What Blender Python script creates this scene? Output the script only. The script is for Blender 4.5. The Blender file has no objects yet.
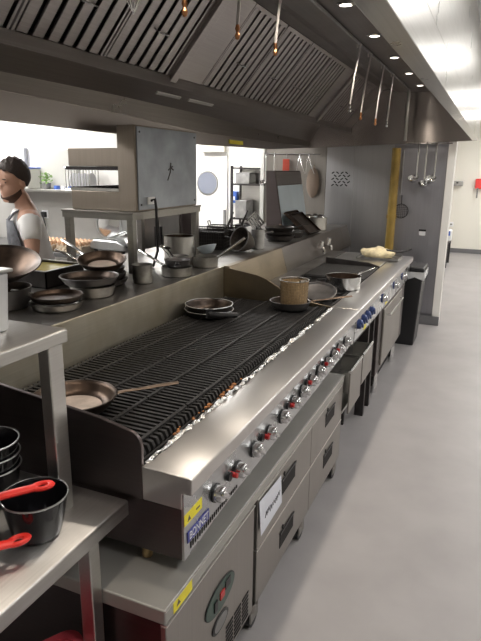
import bpy, bmesh, math, random
from mathutils import Vector, Matrix
random.seed(7)
PI = math.pi
sc = bpy.context.scene
COL = sc.collection
V = Vector

# ------------------------------------------------------------------ camera
yaw, pitch, roll, FPX = math.radians(23.3492), math.radians(14.9602), math.radians(0.7534), 572.877
f = V((-math.sin(yaw)*math.cos(pitch), math.cos(yaw)*math.cos(pitch), -math.sin(pitch)))
r0 = V((math.cos(yaw), math.sin(yaw), 0)); u0 = r0.cross(f)
rr = r0*math.cos(roll) + u0*math.sin(roll); uu = -r0*math.sin(roll) + u0*math.cos(roll)
cd = bpy.data.cameras.new('camera'); cam = bpy.data.objects.new('camera', cd); COL.objects.link(cam)
cam.matrix_world = Matrix(((rr.x, uu.x, -f.x, 0), (rr.y, uu.y, -f.y, 0), (rr.z, uu.z, -f.z, 1.68), (0, 0, 0, 1)))
cd.sensor_fit = 'HORIZONTAL'; cd.sensor_width = 36; cd.lens = FPX/481*36; cd.clip_start = 0.02
sc.camera = cam

# ------------------------------------------------------------------ materials
MATS = {}
def _base(name):
    m = bpy.data.materials.new(name); m.use_nodes = True
    nt = m.node_tree; b = nt.nodes['Principled BSDF']
    return m, nt, b
def plain(name, col, rough=.5, metal=0., spec=.5, vary=.0, vscale=8., bump=0., bscale=60., emit=0., ecol=None, coat=0.):
    m, nt, b = _base(name)
    b.inputs['Base Color'].default_value = (*col, 1); b.inputs['Roughness'].default_value = rough
    b.inputs['Metallic'].default_value = metal; b.inputs['Specular IOR Level'].default_value = spec
    b.inputs['Coat Weight'].default_value = coat
    if emit:
        b.inputs['Emission Color'].default_value = (*(ecol or col), 1); b.inputs['Emission Strength'].default_value = emit
    tc = nt.nodes.new('ShaderNodeTexCoord')
    if vary:
        n = nt.nodes.new('ShaderNodeTexNoise'); n.inputs['Scale'].default_value = vscale; n.inputs['Detail'].default_value = 6
        nt.links.new(tc.outputs['Object'], n.inputs['Vector'])
        cr = nt.nodes.new('ShaderNodeValToRGB')
        cr.color_ramp.elements[0].position = .3; cr.color_ramp.elements[1].position = .7
        cr.color_ramp.elements[0].color = (*[max(0, c*(1-vary)) for c in col], 1)
        cr.color_ramp.elements[1].color = (*[min(1, c*(1+vary)) for c in col], 1)
        nt.links.new(n.outputs['Fac'], cr.inputs['Fac']); nt.links.new(cr.outputs['Color'], b.inputs['Base Color'])
    if bump:
        n2 = nt.nodes.new('ShaderNodeTexNoise'); n2.inputs['Scale'].default_value = bscale; n2.inputs['Detail'].default_value = 4
        nt.links.new(tc.outputs['Object'], n2.inputs['Vector'])
        bp = nt.nodes.new('ShaderNodeBump'); bp.inputs['Strength'].default_value = bump; bp.inputs['Distance'].default_value = .01
        nt.links.new(n2.outputs['Fac'], bp.inputs['Height']); nt.links.new(bp.outputs['Normal'], b.inputs['Normal'])
    MATS[name] = m
    return m
def steel(name, col, rough=.28, axis='Y', smudge=.03, grain=.06, stain=None, aniso=.6, tan=None):
    """brushed stainless: fine grain along one axis, broad smudges in the gloss"""
    m, nt, b = _base(name)
    b.inputs['Metallic'].default_value = 1.
    tc = nt.nodes.new('ShaderNodeTexCoord'); mp = nt.nodes.new('ShaderNodeMapping')
    s = {'X': (2, 160, 160), 'Y': (160, 2, 160), 'Z': (160, 160, 2)}[axis]
    mp.inputs['Scale'].default_value = s
    nt.links.new(tc.outputs['Object'], mp.inputs['Vector'])
    n = nt.nodes.new('ShaderNodeTexNoise'); n.inputs['Scale'].default_value = 1.; n.inputs['Detail'].default_value = 3
    nt.links.new(mp.outputs['Vector'], n.inputs['Vector'])
    n2 = nt.nodes.new('ShaderNodeTexNoise'); n2.inputs['Scale'].default_value = 5.; n2.inputs['Detail'].default_value = 6
    nt.links.new(tc.outputs['Object'], n2.inputs['Vector'])
    cr = nt.nodes.new('ShaderNodeValToRGB')
    e = cr.color_ramp.elements
    e[0].position = .25; e[1].position = .75
    e[0].color = (*[c*(1-grain) for c in col], 1); e[1].color = (*[min(1, c*(1+grain)) for c in col], 1)
    nt.links.new(n.outputs['Fac'], cr.inputs['Fac'])
    out = cr.outputs['Color']
    if stain:
        mx = nt.nodes.new('ShaderNodeMix'); mx.data_type = 'RGBA'
        cr2 = nt.nodes.new('ShaderNodeValToRGB'); cr2.color_ramp.elements[0].position = .42; cr2.color_ramp.elements[1].position = .7
        nt.links.new(n2.outputs['Fac'], cr2.inputs['Fac']); nt.links.new(cr2.outputs['Color'], mx.inputs[0])
        nt.links.new(out, mx.inputs[6]); mx.inputs[7].default_value = (*stain, 1); out = mx.outputs[2]
    nt.links.new(out, b.inputs['Base Color'])
    ma = nt.nodes.new('ShaderNodeMapRange')
    ma.inputs['To Min'].default_value = max(.05, rough-smudge); ma.inputs['To Max'].default_value = rough+smudge
    ma.inputs['From Min'].default_value = .25; ma.inputs['From Max'].default_value = .75
    nt.links.new(n2.outputs['Fac'], ma.inputs['Value']); nt.links.new(ma.outputs['Result'], b.inputs['Roughness'])
    if tan:
        cx = nt.nodes.new('ShaderNodeCombineXYZ')
        for i in range(3): cx.inputs[i].default_value = tan[i]
        b.inputs['Anisotropic'].default_value = aniso
        nt.links.new(cx.outputs[0], b.inputs['Tangent'])
    MATS[name] = m
    return m

TX, TZV = (1, .02, .01), (.01, .02, 1)
ST = steel('stainless_bright', (.62, .61, .59), .3, 'Y', .04, tan=TX)
STL = steel('stainless_ledge', (.74, .72, .70), .29, 'Y', .0, .0, aniso=.92, tan=TX)
STX = steel('stainless_cross', (.50, .49, .47), .34, 'X')
STF = steel('stainless_fascia', (.56, .57, .58), .28, 'Y', .03, .05, tan=TZV)
STD = steel('stainless_door', (.39, .37, .345), .34, 'Z', .03, .05, tan=(.01, 1, .02))
STT = steel('stainless_table', (.60, .59, .575), .36, 'Y', .05, .08, stain=(.47, .46, .45), tan=TX)
STH = steel('stainless_hood', (.34, .315, .305), .34, 'Y', .04, .08)
STHE = steel('stainless_hood_end', (.46, .42, .40), .23, 'X', .0, .0, aniso=.95, tan=TZV)
STHL = steel('stainless_hood_lip', (.40, .365, .35), .34, 'Y', .0, .0, aniso=.5, tan=TZV)
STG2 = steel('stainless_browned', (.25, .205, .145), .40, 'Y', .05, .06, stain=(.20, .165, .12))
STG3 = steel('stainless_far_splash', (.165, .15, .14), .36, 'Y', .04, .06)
STSD = steel('stainless_stand', (.26, .25, .235), .36, 'X', .04, .06)
STR = steel('stainless_strip', (.46, .43, .40), .3, 'Y', .04, .08, aniso=.8, tan=TZV)
STBW = plain('stainless_counter', (.42, .41, .385), .48, .45, vary=.06, vscale=5)
STW = steel('steel_cladding', (.56, .56, .575), .40, 'Z', .03, .05)
STWB = steel('steel_cladding_brown', (.34, .32, .295), .50, 'Z', .03, .05)
STWD = steel('steel_cladding_dark', (.46, .46, .50), .42, 'Z', .03, .05)
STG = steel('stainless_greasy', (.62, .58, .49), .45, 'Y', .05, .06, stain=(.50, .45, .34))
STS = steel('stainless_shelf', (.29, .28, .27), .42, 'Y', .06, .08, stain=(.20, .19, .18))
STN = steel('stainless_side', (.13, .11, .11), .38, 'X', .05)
STO = steel('stainless_oven', (.35, .305, .26), .45, 'Z', .05)
STB = plain('protective_film_panel', (.30, .325, .365), .42, .6, vary=.2, vscale=7)
STBL = plain('bluish_sheet', (.56, .66, .74), .4, .45, vary=.06, vscale=5)
CHR = plain('chrome', (.78, .78, .78), .12, 1.)
ALU = plain('aluminium', (.42, .42, .42), .36, 1., vary=.2, vscale=14)
ALUW = plain('worn_aluminium', (.34, .33, .31), .36, 1., vary=.35, vscale=18)
IRON = plain('cast_iron', (.022, .021, .021), .62, .0, spec=.35, vary=.3, vscale=30, bump=.3, bscale=120)
BIRON = plain('black_iron_pan', (.03, .027, .026), .38, .5, vary=.4, vscale=18)
CARB = plain('seasoned_steel', (.075, .052, .039), .36, .85, vary=.5, vscale=12)
CARBD = plain('dark_seasoned_steel', (.055, .042, .035), .36, .85, vary=.45, vscale=12)
GREYI = plain('grey_burnt_steel', (.13, .125, .125), .42, .85, vary=.3, vscale=14)
PANIN = plain('worn_pan_inside', (.58, .48, .41), .45, .3, vary=.35, vscale=11)
COPH = plain('browned_handle', (.27, .20, .15), .42, .8, vary=.3, vscale=25)
COP = plain('copper_tip', (.55, .26, .12), .35, 1.)
BRASS = plain('brass_leg', (.50, .37, .20), .3, 1., vary=.3, vscale=60)
BLK = plain('black_plastic', (.018, .018, .02), .42)
BLKE = plain('black_enamel', (.012, .012, .015), .12, coat=.5)
DARK = plain('dark_void', (.012, .011, .011), .8)
SOOT = plain('sooty_steel', (.05, .045, .045), .5, .6, vary=.3, vscale=12)
RED = plain('red_silicone', (.85, .04, .03), .38)
REDP = plain('red_plastic', (.50, .06, .08), .4)
REDB = plain('red_button', (.55, .03, .03), .3)
BLU = plain('blue_knob', (.05, .08, .22), .3, .3)
YEL = plain('yellow_sticker', (.90, .78, .04), .45)
BADGE = plain('badge_blue', (.05, .06, .32), .3)
WHT = plain('white_print', (.85, .86, .88), .5)
PAPER = plain('white_paper', (.74, .76, .84), .7)
INK = plain('ink', (.08, .08, .10), .6)
FOIL = plain('crumpled_foil', (.62, .62, .61), .30, 1., bump=.6, bscale=90)
FOOD = plain('charred_scraps', (.32, .13, .04), .7, vary=.6, vscale=60)
GREEN = plain('dark_green_plate', (.03, .07, .055), .3)
GREY = plain('grey_plastic', (.20, .20, .20), .4)
YPIPE = plain('yellow_gas_pipe', (.30, .20, .045), .4, vary=.2, vscale=10)
FLOOR = plain('grey_vinyl', (.36, .345, .35), .42, vary=.07, vscale=3.5, spec=.4)
WALL = plain('white_wall', (.80, .78, .72), .6)
WALLW = plain('white_bright_wall', (.88, .87, .84), .6)
SPLASH = plain('grey_splashback', (.44, .43, .41), .4, vary=.06, vscale=4)
CEIL = plain('ceiling_white', (.72, .74, .76), .7)
SKIRT = plain('grey_skirting', (.16, .16, .17), .5)
LAMP = plain('lamp_lens', (1, .93, .82), .4, emit=8., ecol=(1, .92, .80))
DIFF = plain('light_diffuser', (1, 1, 1), .4, emit=4., ecol=(1, .97, .93))
PANEL, PANELB, PANELM, PANELH = 11., 26., 15., 13.
for m_ in (DIFF, LAMP):
    m_.cycles.emission_sampling = 'NONE'
SKIN = plain('skin', (.55, .32, .23), .5, vary=.05, vscale=12)
HAIR = plain('dark_hair', (.035, .022, .016), .6, bump=.5, bscale=120)
TSH = plain('white_cotton', (.80, .79, .78), .8, bump=.2, bscale=25)
APR = plain('grey_striped_cloth', (.12, .125, .14), .8, vary=.35, vscale=30)
TROU = plain('dark_trousers', (.05, .05, .06), .8)
OIL = plain('frying_oil', (.42, .36, .13), .12)
EGG = plain('brown_egg', (.62, .40, .25), .5)
CARD = plain('egg_carton', (.50, .42, .32), .8)
BREAD = plain('floured_bread', (.82, .70, .45), .7, vary=.25, vscale=25, bump=.4, bscale=40)
PLANT = plain('green_herb', (.16, .30, .07), .6)
BLUEP = plain('blue_plastic', (.06, .14, .50), .4)
CLEAR = plain('clear_liner', (.72, .74, .76), .25, .2)
GLASSD = plain('porthole_glass', (.22, .24, .30), .15)
MESHM = plain('brown_wire', (.30, .22, .13), .4, .8)
CLOTH = plain('pale_cloth', (.30, .235, .19), .85)

# ------------------------------------------------------------------ geometry helpers
class B:
    def __init__(s): s.bm = bmesh.new()
    def box(s, x0, x1, y0, y1, z0, z1):
        vs = [s.bm.verts.new((x, y, z)) for z in (z0, z1) for y in (y0, y1) for x in (x0, x1)]
        for q in ((0, 2, 3, 1), (4, 5, 7, 6), (0, 1, 5, 4), (2, 6, 7, 3), (0, 4, 6, 2), (1, 3, 7, 5)):
            s.bm.faces.new([vs[i] for i in q])
        return s
    def obox(s, c, size, M=None):
        c = V(c); n0 = len(s.bm.verts)
        h = V(size)/2
        vs = []
        for z in (-1, 1):
            for y in (-1, 1):
                for x in (-1, 1):
                    p = V((x*h.x, y*h.y, z*h.z))
                    vs.append(s.bm.verts.new(c + (M @ p if M else p)))
        for q in ((0, 2, 3, 1), (4, 5, 7, 6), (0, 1, 5, 4), (2, 6, 7, 3), (0, 4, 6, 2), (1, 3, 7, 5)):
            s.bm.faces.new([vs[i] for i in q])
        return s
    def prism(s, pts, a, b, axis='Y'):
        """polygon extruded along an axis; pts: (x,z) for Y, (y,z) for X, (x,y) for Z"""
        def P(p, t):
            return {'Y': (p[0], t, p[1]), 'X': (t, p[0], p[1]), 'Z': (p[0], p[1], t)}[axis]
        lo = [s.bm.verts.new(P(p, a)) for p in pts]; hi = [s.bm.verts.new(P(p, b)) for p in pts]
        n = len(pts)
        s.bm.faces.new(lo); s.bm.faces.new(hi[::-1])
        for i in range(n): s.bm.faces.new((lo[i], hi[i], hi[(i+1) % n], lo[(i+1) % n]))
        return s
    def tube(s, pts, r, seg=8, flat=None, caps=True):
        """round bar swept along points; r a number or one per point; flat=(vector, factor) squashes the section along it"""
        pts = [V(p) for p in pts]; rings = []
        R = r if isinstance(r, (list, tuple)) else [r]*len(pts)
        prev = None
        for i, p in enumerate(pts):
            d = (pts[min(i+1, len(pts)-1)] - pts[max(i-1, 0)]).normalized()
            if prev is None:
                a = d.cross(V((0, 0, 1)))
                if a.length < .05: a = d.cross(V((1, 0, 0)))
            else: a = prev - d*prev.dot(d)
            a.normalize(); b = d.cross(a); prev = a
            ring = []
            for k in range(seg):
                t = 2*PI*k/seg; o = (a*math.cos(t) + b*math.sin(t))*R[i]
                if flat: fv = V(flat[0]).normalized(); o -= fv*o.dot(fv)*(1-flat[1])
                ring.append(s.bm.verts.new(p+o))
            rings.append(ring)
        for i in range(len(rings)-1):
            for k in range(seg):
                s.bm.faces.new((rings[i][k], rings[i][(k+1) % seg], rings[i+1][(k+1) % seg], rings[i+1][k]))
        if caps:
            s.bm.faces.new(rings[0][::-1]); s.bm.faces.new(rings[-1])
        return s
    def cyl(s, p, q, r, r2=None, seg=16): return s.tube([p, q], [r, r if r2 is None else r2], seg)
    def ring(s, c, R, r, seg=28, sec=6, M=None):
        c = V(c); g = []
        for i in range(seg):
            t = 2*PI*i/seg; row = []
            for k in range(sec):
                u = 2*PI*k/sec
                p = V(((R+r*math.cos(u))*math.cos(t), (R+r*math.cos(u))*math.sin(t), r*math.sin(u)))
                row.append(s.bm.verts.new(c + (M @ p if M else p)))
            g.append(row)
        for i in range(seg):
            for k in range(sec):
                s.bm.faces.new((g[i][k], g[(i+1) % seg][k], g[(i+1) % seg][(k+1) % sec], g[i][(k+1) % sec]))
        return s
    def lathe(s, prof, c=(0, 0, 0), seg=36, M=None):
        """(r,z) profile turned about z"""
        c = V(c); rows = []
        for (r, z) in prof:
            if r < 1e-6:
                p = V((0, 0, z)); rows.append([s.bm.verts.new(c + (M @ p if M else p))])
            else:
                row = []
                for k in range(seg):
                    t = 2*PI*k/seg; p = V((r*math.cos(t), r*math.sin(t), z))
                    row.append(s.bm.verts.new(c + (M @ p if M else p)))
                rows.append(row)
        for a, b in zip(rows, rows[1:]):
            for k in range(seg):
                k2 = (k+1) % seg
                if len(a) == 1 and len(b) == 1: continue
                if len(a) == 1: s.bm.faces.new((a[0], b[k2], b[k]))
                elif len(b) == 1: s.bm.faces.new((a[k], a[k2], b[0]))
                else: s.bm.faces.new((a[k], a[k2], b[k2], b[k]))
        return s
    def quad(s, *p):
        s.bm.faces.new([s.bm.verts.new(q) for q in p]); return s
    def ball(s, c, r, sc_=(1, 1, 1), sub=2):
        bmesh.ops.create_icosphere(s.bm, subdivisions=sub, radius=r, matrix=Matrix.Translation(c) @ Matrix.Diagonal((*sc_, 1)))
        return s
    def build(s, name, m, parent=None, world=True, bevel=0., seg=2, sharp=.6):
        bm = s.bm
        bmesh.ops.recalc_face_normals(bm, faces=bm.faces)
        if parent is not None and world:
            off = V(parent.location) if parent.parent is None else V(parent.parent.location) if parent.type == 'MESH' else V(parent.location)
            if off.length: bmesh.ops.translate(bm, verts=bm.verts, vec=-off)
        me = bpy.data.meshes.new(name); bm.to_mesh(me); bm.free()
        for p in me.polygons: p.use_smooth = True
        me.set_sharp_from_angle(angle=sharp)
        me.materials.append(m)
        o = bpy.data.objects.new(name, me); COL.objects.link(o)
        if parent is not None: o.parent = parent
        if bevel:
            bv = o.modifiers.new('bevel', 'BEVEL'); bv.width = bevel; bv.segments = seg; bv.limit_method = 'ANGLE'; bv.angle_limit = .7
        return o

def thing(name, label, cat, loc=(0, 0, 0), group=None, rot=None):
    o = bpy.data.objects.new(name, None); COL.objects.link(o); o.location = loc
    o.empty_display_size = .1
    if rot: o.rotation_euler = rot
    tag(o, label, cat, group)
    return o
def tag(o, label, cat, group=None, kind=None):
    o['label'] = label; o['category'] = cat
    if group: o['group'] = group
    if kind: o['kind'] = kind
    return o
def struct(o):
    o['kind'] = 'structure'; return o
def text(body, size, name, m, parent, mat4, extrude=.0004, stretch=1.):
    cu = bpy.data.curves.new(name, 'FONT'); cu.body = body; cu.size = size; cu.extrude = extrude
    cu.align_x = 'CENTER'; cu.align_y = 'CENTER'
    t = bpy.data.objects.new(name+'_curve', cu); COL.objects.link(t)
    dg = bpy.context.evaluated_depsgraph_get()
    me = bpy.data.meshes.new_from_object(t.evaluated_get(dg)); bpy.data.objects.remove(t)
    me.transform(Matrix.Diagonal((stretch, 1, 1, 1))); me.transform(mat4)
    me.materials.clear(); me.materials.append(m); me.name = name
    o = bpy.data.objects.new(name, me); COL.objects.link(o)
    if parent: o.parent = parent
    return o
def copy_tree(o, parent=None):
    c = o.copy(); COL.objects.link(c)
    if parent is not None: c.parent = parent
    for ch in list(o.children): copy_tree(ch, c)
    return c
FACE_X = Matrix(((0, 0, 1, 0), (1, 0, 0, 0), (0, 1, 0, 0), (0, 0, 0, 1)))   # text lying in the yz plane, reading along +y, facing +x
def at(x, y, z): return Matrix.Translation((x, y, z))

# ================================================================== THE SETTING
CZ = 2.62
struct(B().box(-7, 2, -2, 13, -.05, 0).build('floor', FLOOR))
struct(B().box(-7, 2, -2, 13, CZ, CZ+.05).build('ceiling', CEIL))
struct(B().box(1.9, 2.0, -2, 13, 0, CZ).build('wall_right', WALL))
struct(B().box(-7, 1.9, -2.1, -2, 0, CZ).build('wall_front', WALL))
struct(B().box(-7.1, -7, -2, 7.6, 0, CZ).build('wall_left', WALLW))
wh = struct(B().box(-.85, 1.9, 12.9, 13, 0, CZ).build('wall_hall', WALL))
struct(B().box(-.95, -.85, 6.72, 12.9, 0, CZ).build('wall_hall_side', WALL))
struct(B().box(-.85, 1.9, 12.88, 12.9, 0, .09).build('baseboard_hall', SKIRT))
wb = struct(B().box(-2.55, -.5, 6.60, 6.72, 0, CZ).build('wall_back', WALL))
for (a, b, mm) in ((-2.55, -1.803, STWB), (-1.80, -1.483, STW), (-1.48, -1.063, STW), (-1.06, -.50, STWD)):
    p = B().box(a, b, 6.585, 6.60, 0, 2.45).build('cladding_panel', mm, wb, bevel=.003)
vt = B()
for i in range(4):
    for j in range(5):
        x = -1.72+i*.052+(j % 2)*.026; z = 1.50+j*.034
        M = Matrix.Rotation(.6 if (i+j) % 2 else -.6, 3, 'Y')
        vt.obox((x, 6.583, z), (.034, .004, .012), M)
vt.build('vent_slots', DARK, wb)
B().box(-.72, -.655, 6.579, 6.585, .985, 1.03).build('switch_plate', WHT, wb)
B().box(-.725, -.65, 6.577, 6.585, 1.03, 1.05).build('switch_plate', BLK, wb)
struct(B().box(-.50, -.425, 6.55, 6.74, 0, CZ).build('trim_1', WALLW, bevel=.004))
struct(B().box(-.78, -.42, 6.53, 6.55, 0, .10).build('baseboard_back', SKIRT))
struct(B().box(-2.60, -2.55, 6.56, 6.72, 0, CZ).build('trim_2', WALLW, bevel=.004))
wk = struct(B().box(-7, -3.33, 4.80, 4.90, 0, CZ).build('wall_kitchen', WALLW))
B().box(-7, -3.335, 4.79, 4.80, .90, 1.47).build('splashback', SPLASH, wk)
wc = struct(B().box(-7, -2.45, 7.50, 7.60, 0, CZ).build('wall_corridor', WALLW))
struct(B().box(-2.55, -2.45, 6.72, 7.5, 0, CZ).build('wall_corridor_side', WALLW))
# corridor door with a porthole
d1 = struct(B().box(-4.00, -3.45, 7.45, 7.5, 0, 2.05).build('door_1', WALLW, bevel=.004))
B().lathe([(0, 0), (.15, 0), (.15, .012), (0, .012)], (-3.75, 7.45, 1.46), 32, Matrix.Rotation(PI/2, 3, 'X')).build('porthole', GLASSD, d1)
B().ring((-3.75, 7.445, 1.46), .155, .012, 32, 6, Matrix.Rotation(PI/2, 3, 'X')).build('porthole_rim', ALU, d1)
B().box(-3.49, -3.46, 7.42, 7.45, .75, 1.10).build('push_plate', GREY, d1)
dc = B().box(-3.80, -3.45, 7.36, 7.45, 1.88, 1.98).build('door_closer', plain('closer_cream', (.60, .58, .50), .5), d1, bevel=.004)

# ================================================================== CEILING LIGHTS (the rooms' own panels)
def ceil_light(x, y, w, l, m, label):
    t = thing('ceiling_light', label, 'light', (x, y, CZ-.03), 'ceiling light panels')
    fr = B()
    for (a, b, c, d) in ((-w/2-.02, -w/2, -l/2, l/2), (w/2, w/2+.02, -l/2, l/2), (-w/2-.02, w/2+.02, -l/2-.02, -l/2), (-w/2-.02, w/2+.02, l/2, l/2+.02)):
        fr.box(a, b, c, d, -.005, .03)
    fr.build('frame', ALU, t, world=False)
    B().box(-w/2, w/2, -l/2, l/2, 0, .028).build('diffuser', DIFF, t, world=False)
    A = bpy.data.lights.new('panel_lamp', 'AREA'); A.shape = 'RECTANGLE'; A.size = w; A.size_y = l; A.energy = m*w*l*PI; A.color = (1, .97, .93)
    ao = bpy.data.objects.new('panel_lamp', A); COL.objects.link(ao); ao.location = (x, y, CZ-.036)
ceil_light(.75, 1.2, .30, 1.2, PANEL, 'ceiling light panel over the aisle nearest the camera')
ceil_light(.75, 3.4, .30, 1.2, PANEL, 'ceiling light panel over the middle of the aisle')
ceil_light(.75, 5.6, .30, 1.2, PANEL, 'ceiling light panel over the far end of the aisle')
ceil_light(.5, 8.6, .6, 1.2, PANELH, 'ceiling light panel in the near part of the hallway')
ceil_light(.5, 11.2, .6, 1.2, PANELH, 'ceiling light panel at the far end of the hallway')
ceil_light(-4.2, 2.6, .6, 1.2, PANELM, 'ceiling light panel above the chef')
ceil_light(-3.3, 1.3, .6, 1.2, 8., 'ceiling light panel over the gangway behind the pass shelf')
ceil_light(-4.6, 4.1, 1.2, .6, PANELM, 'ceiling light panel by the left kitchen wall')
ceil_light(-3.6, 6.3, 1.2, .6, PANELB, 'ceiling light panel in front of the porthole door')

# ================================================================== EXTRACTION HOOD
Y0, Y1 = .45, 6.548
hood = thing('extraction_hood', 'long stainless steel extraction hood with baffle filters and downlights hanging over the cook line', 'extractor hood', (-1.2, 3.5, 1.9))
# front fascia (right), with underside lip
def zl(x): return 1.972 + (x+.22)*.033          # bottom edge falls slightly to the rear
B().prism([(-.22, 1.975), (-.28, 1.975), (-.28, 2.46), (-.26, 2.46), (-.26, 1.995), (-.235, 1.995), (-.235, 2.10), (-.22, 2.10)], Y0, Y1).build('front_lip', ST, hood, bevel=.002)
B().prism([(-.222, 2.103), (-.236, 2.103), (-.236, CZ-.001), (-.222, CZ-.001)], Y0, Y1).build('fascia', ST, hood, bevel=.002)
B().box(-1.06, -.26, Y0, Y1, 2.46, 2.475).build('soffit', STH, hood)
B().prism([(-1.06, 2.46), (-1.15, 2.50), (-1.22, 2.485), (-1.22, 2.52), (-1.06, 2.50)], Y0, Y1).build('cowl', STH, hood)
# gutter and rear lip (left); the lip tapers a little along its length
B().prism([(-1.53, 2.06), (-1.56, 2.085), (-1.862, 2.172), (-1.862, 2.19), (-1.55, 2.12), (-1.53, 2.11)], Y0, Y1).build('gutter', STH, hood, bevel=.002)
ys = [Y0, 2.0, 2.9, 3.85, 5.3, Y1]
zs_top = [2.066, 2.064, 2.060, 2.044, 1.995, 1.975]; zs_mid = [1.995, 1.987, 1.965, 1.920, 1.912, 1.915]; zs_bot = [1.863, 1.863, 1.855, 1.836, 1.85, 1.905]
def loft(name, m, xa, za, xb, zb_, th=.012):
    b = B(); rows = []
    for y, a, c in zip(ys, za, zb_): rows.append([b.bm.verts.new(p) for p in ((xa, y, a), (xb, y, c), (xb-th, y, c), (xa-th, y, a))])
    for p, q in zip(rows, rows[1:]):
        for k in range(4): b.bm.faces.new((p[k], p[(k+1) % 4], q[(k+1) % 4], q[k]))
    b.bm.faces.new(rows[0]); b.bm.faces.new(rows[-1][::-1])
    return b.build(name, m, hood)
loft('gutter_side', STH, -1.86, [2.179]*6, -2.0, zs_top)
loft('rear_strip', STR, -2.0, zs_top, -1.992, zs_mid)
loft('rear_lip', STHL, -2.004, zs_mid, -2.006, zs_bot)
# end plate at the far wall and at the near end
for (ya, yb) in ((6.53, 6.548),):
    B().prism([(-.236, 1.974), (-2.02, 1.900), (-2.02, 2.54), (-.236, 2.54)], ya, yb).build('end_plate', STHE, hood)
B().prism([(-.26, 1.972), (-2.02, 1.863), (-2.02, 2.55), (-.26, 2.55)], Y0-.02, Y0).build('end_plate', STHE, hood)
B().box(-2.02, -.235, Y0, Y1, 2.555, CZ-.002).build('top_plate', STH, hood)
# baffle filters on the sloped bank: bottom (-1.55,2.10), top (-1.22,2.485)
fb, ft = V((-1.55, 0, 2.10)), V((-1.22, 0, 2.485))
fd = (ft-fb).normalized(); fn = V((fd.z, 0, -fd.x))       # towards the cook
fl = (ft-fb).length
def bank(y0, y1, nslots):
    t = B(); e = .03
    Mx = Matrix((( fd.x, 0, fn.x), (0, 1, 0), (fd.z, 0, fn.z)))
    c = fb + fd*fl/2
    def slab(s0, s1, ya, yb, n0, n1, bb):
        bb.obox(V((c.x, (ya+yb)/2, c.z)) + fd*((s0+s1)/2-fl/2) + fn*((n0+n1)/2), (s1-s0, yb-ya, n1-n0), Mx)
    slab(0, .02, y0, y1, -.02, .008, t); slab(fl-.02, fl, y0, y1, -.02, .008, t)
    slab(0, fl, y0, y0+.012, -.02, .008, t); slab(0, fl, y1-.012, y1, -.02, .008, t)
    fo = t.build('baffle_filter', STH, hood)
    b2 = B(); slab(0, fl, y0, y1, -.03, -.024, b2); b2.build('filter_back', DARK, fo)
    b3 = B(); pitch = (y1-y0-.024)/nslots
    for k in range(nslots):
        ya = y0+.012+k*pitch
        slab(.02, fl-.02, ya+pitch*.16, ya+pitch*.84, -.006, .004, b3)
    b3.build('baffle_slats', STH, fo, bevel=.002)
    b4 = B()
    for s_ in (.38, .62):
        y = y0+(y1-y0)*s_
    hy = (y0+y1)/2; p0 = V((c.x, hy, c.z)) - fd*.05 + fn*.006
    b4.tube([p0+V((0, -.045, 0)), p0+V((0, -.045, 0))+fn*.025, p0+V((0, .045, 0))+fn*.025, p0+V((0, .045, 0))], .004, 6)
    b4.build('filter_handle', CHR, fo)
def blank(y0, y1):
    Mx = Matrix((( fd.x, 0, fn.x), (0, 1, 0), (fd.z, 0, fn.z)))
    B().obox(V((fb.x, (y0+y1)/2, fb.z))+fd*fl/2, (fl, y1-y0, .012), Mx).build('blank_panel', STH, hood)
blank(.47, .60)
for (a, b) in ((.60, 1.09), (1.10, 1.59), (1.60, 2.09), (2.10, 2.60)): bank(a, b, 6)
blank(2.60, 2.97)
for (a, b) in ((2.97, 3.46), (3.47, 3.96), (3.97, 4.46), (4.47, 4.93)): bank(a, b, 6)
blank(4.93, 5.28)
for (a, b) in ((5.28, 5.72), (5.73, 6.17)): bank(a, b, 6)
blank(6.17, 6.53)
# strengthening rib beside the second bank
B().obox(V((fb.x, 2.66, fb.z))+fd*fl/2+fn*.012, (fl, .06, .03), Matrix((( fd.x, 0, fn.x), (0, 1, 0), (fd.z, 0, fn.z)))).build('rib', STH, hood, bevel=.003)
B().obox(V((fb.x, 5.22, fb.z))+fd*fl/2+fn*.012, (fl, .06, .03), Matrix((( fd.x, 0, fn.x), (0, 1, 0), (fd.z, 0, fn.z)))).build('rib', STH, hood, bevel=.003)
# drain drawers' dark gaps with pale handles on the gutter's underside
WHITEMETAL = plain('pale_bar', (.75, .74, .72), .4, .5)
gd = V((-2.0+1.862, 0, 2.066-2.179)).normalized(); gn = V((-gd.z, 0, gd.x)) * 1.0
if gn.z > 0: gn = -gn
Mg = Matrix(((gd.x, 0, gn.x), (0, 1, 0), (gd.z, 0, gn.z)))
for (ya, yb) in ((3.16, 3.45), (3.56, 3.92)):
    B().obox(V((-1.862, (ya+yb)/2, 2.179))+gd*.10+gn*.008, (.022, yb-ya, .016), Mg).build('drain_handle', WHITEMETAL, hood, bevel=.003)
    B().obox(V((-1.862, ya-.02, 2.179))+gd*.135+gn*.003, (.085, .014, .006), Mg).build('drain_gap', DARK, hood)
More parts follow.
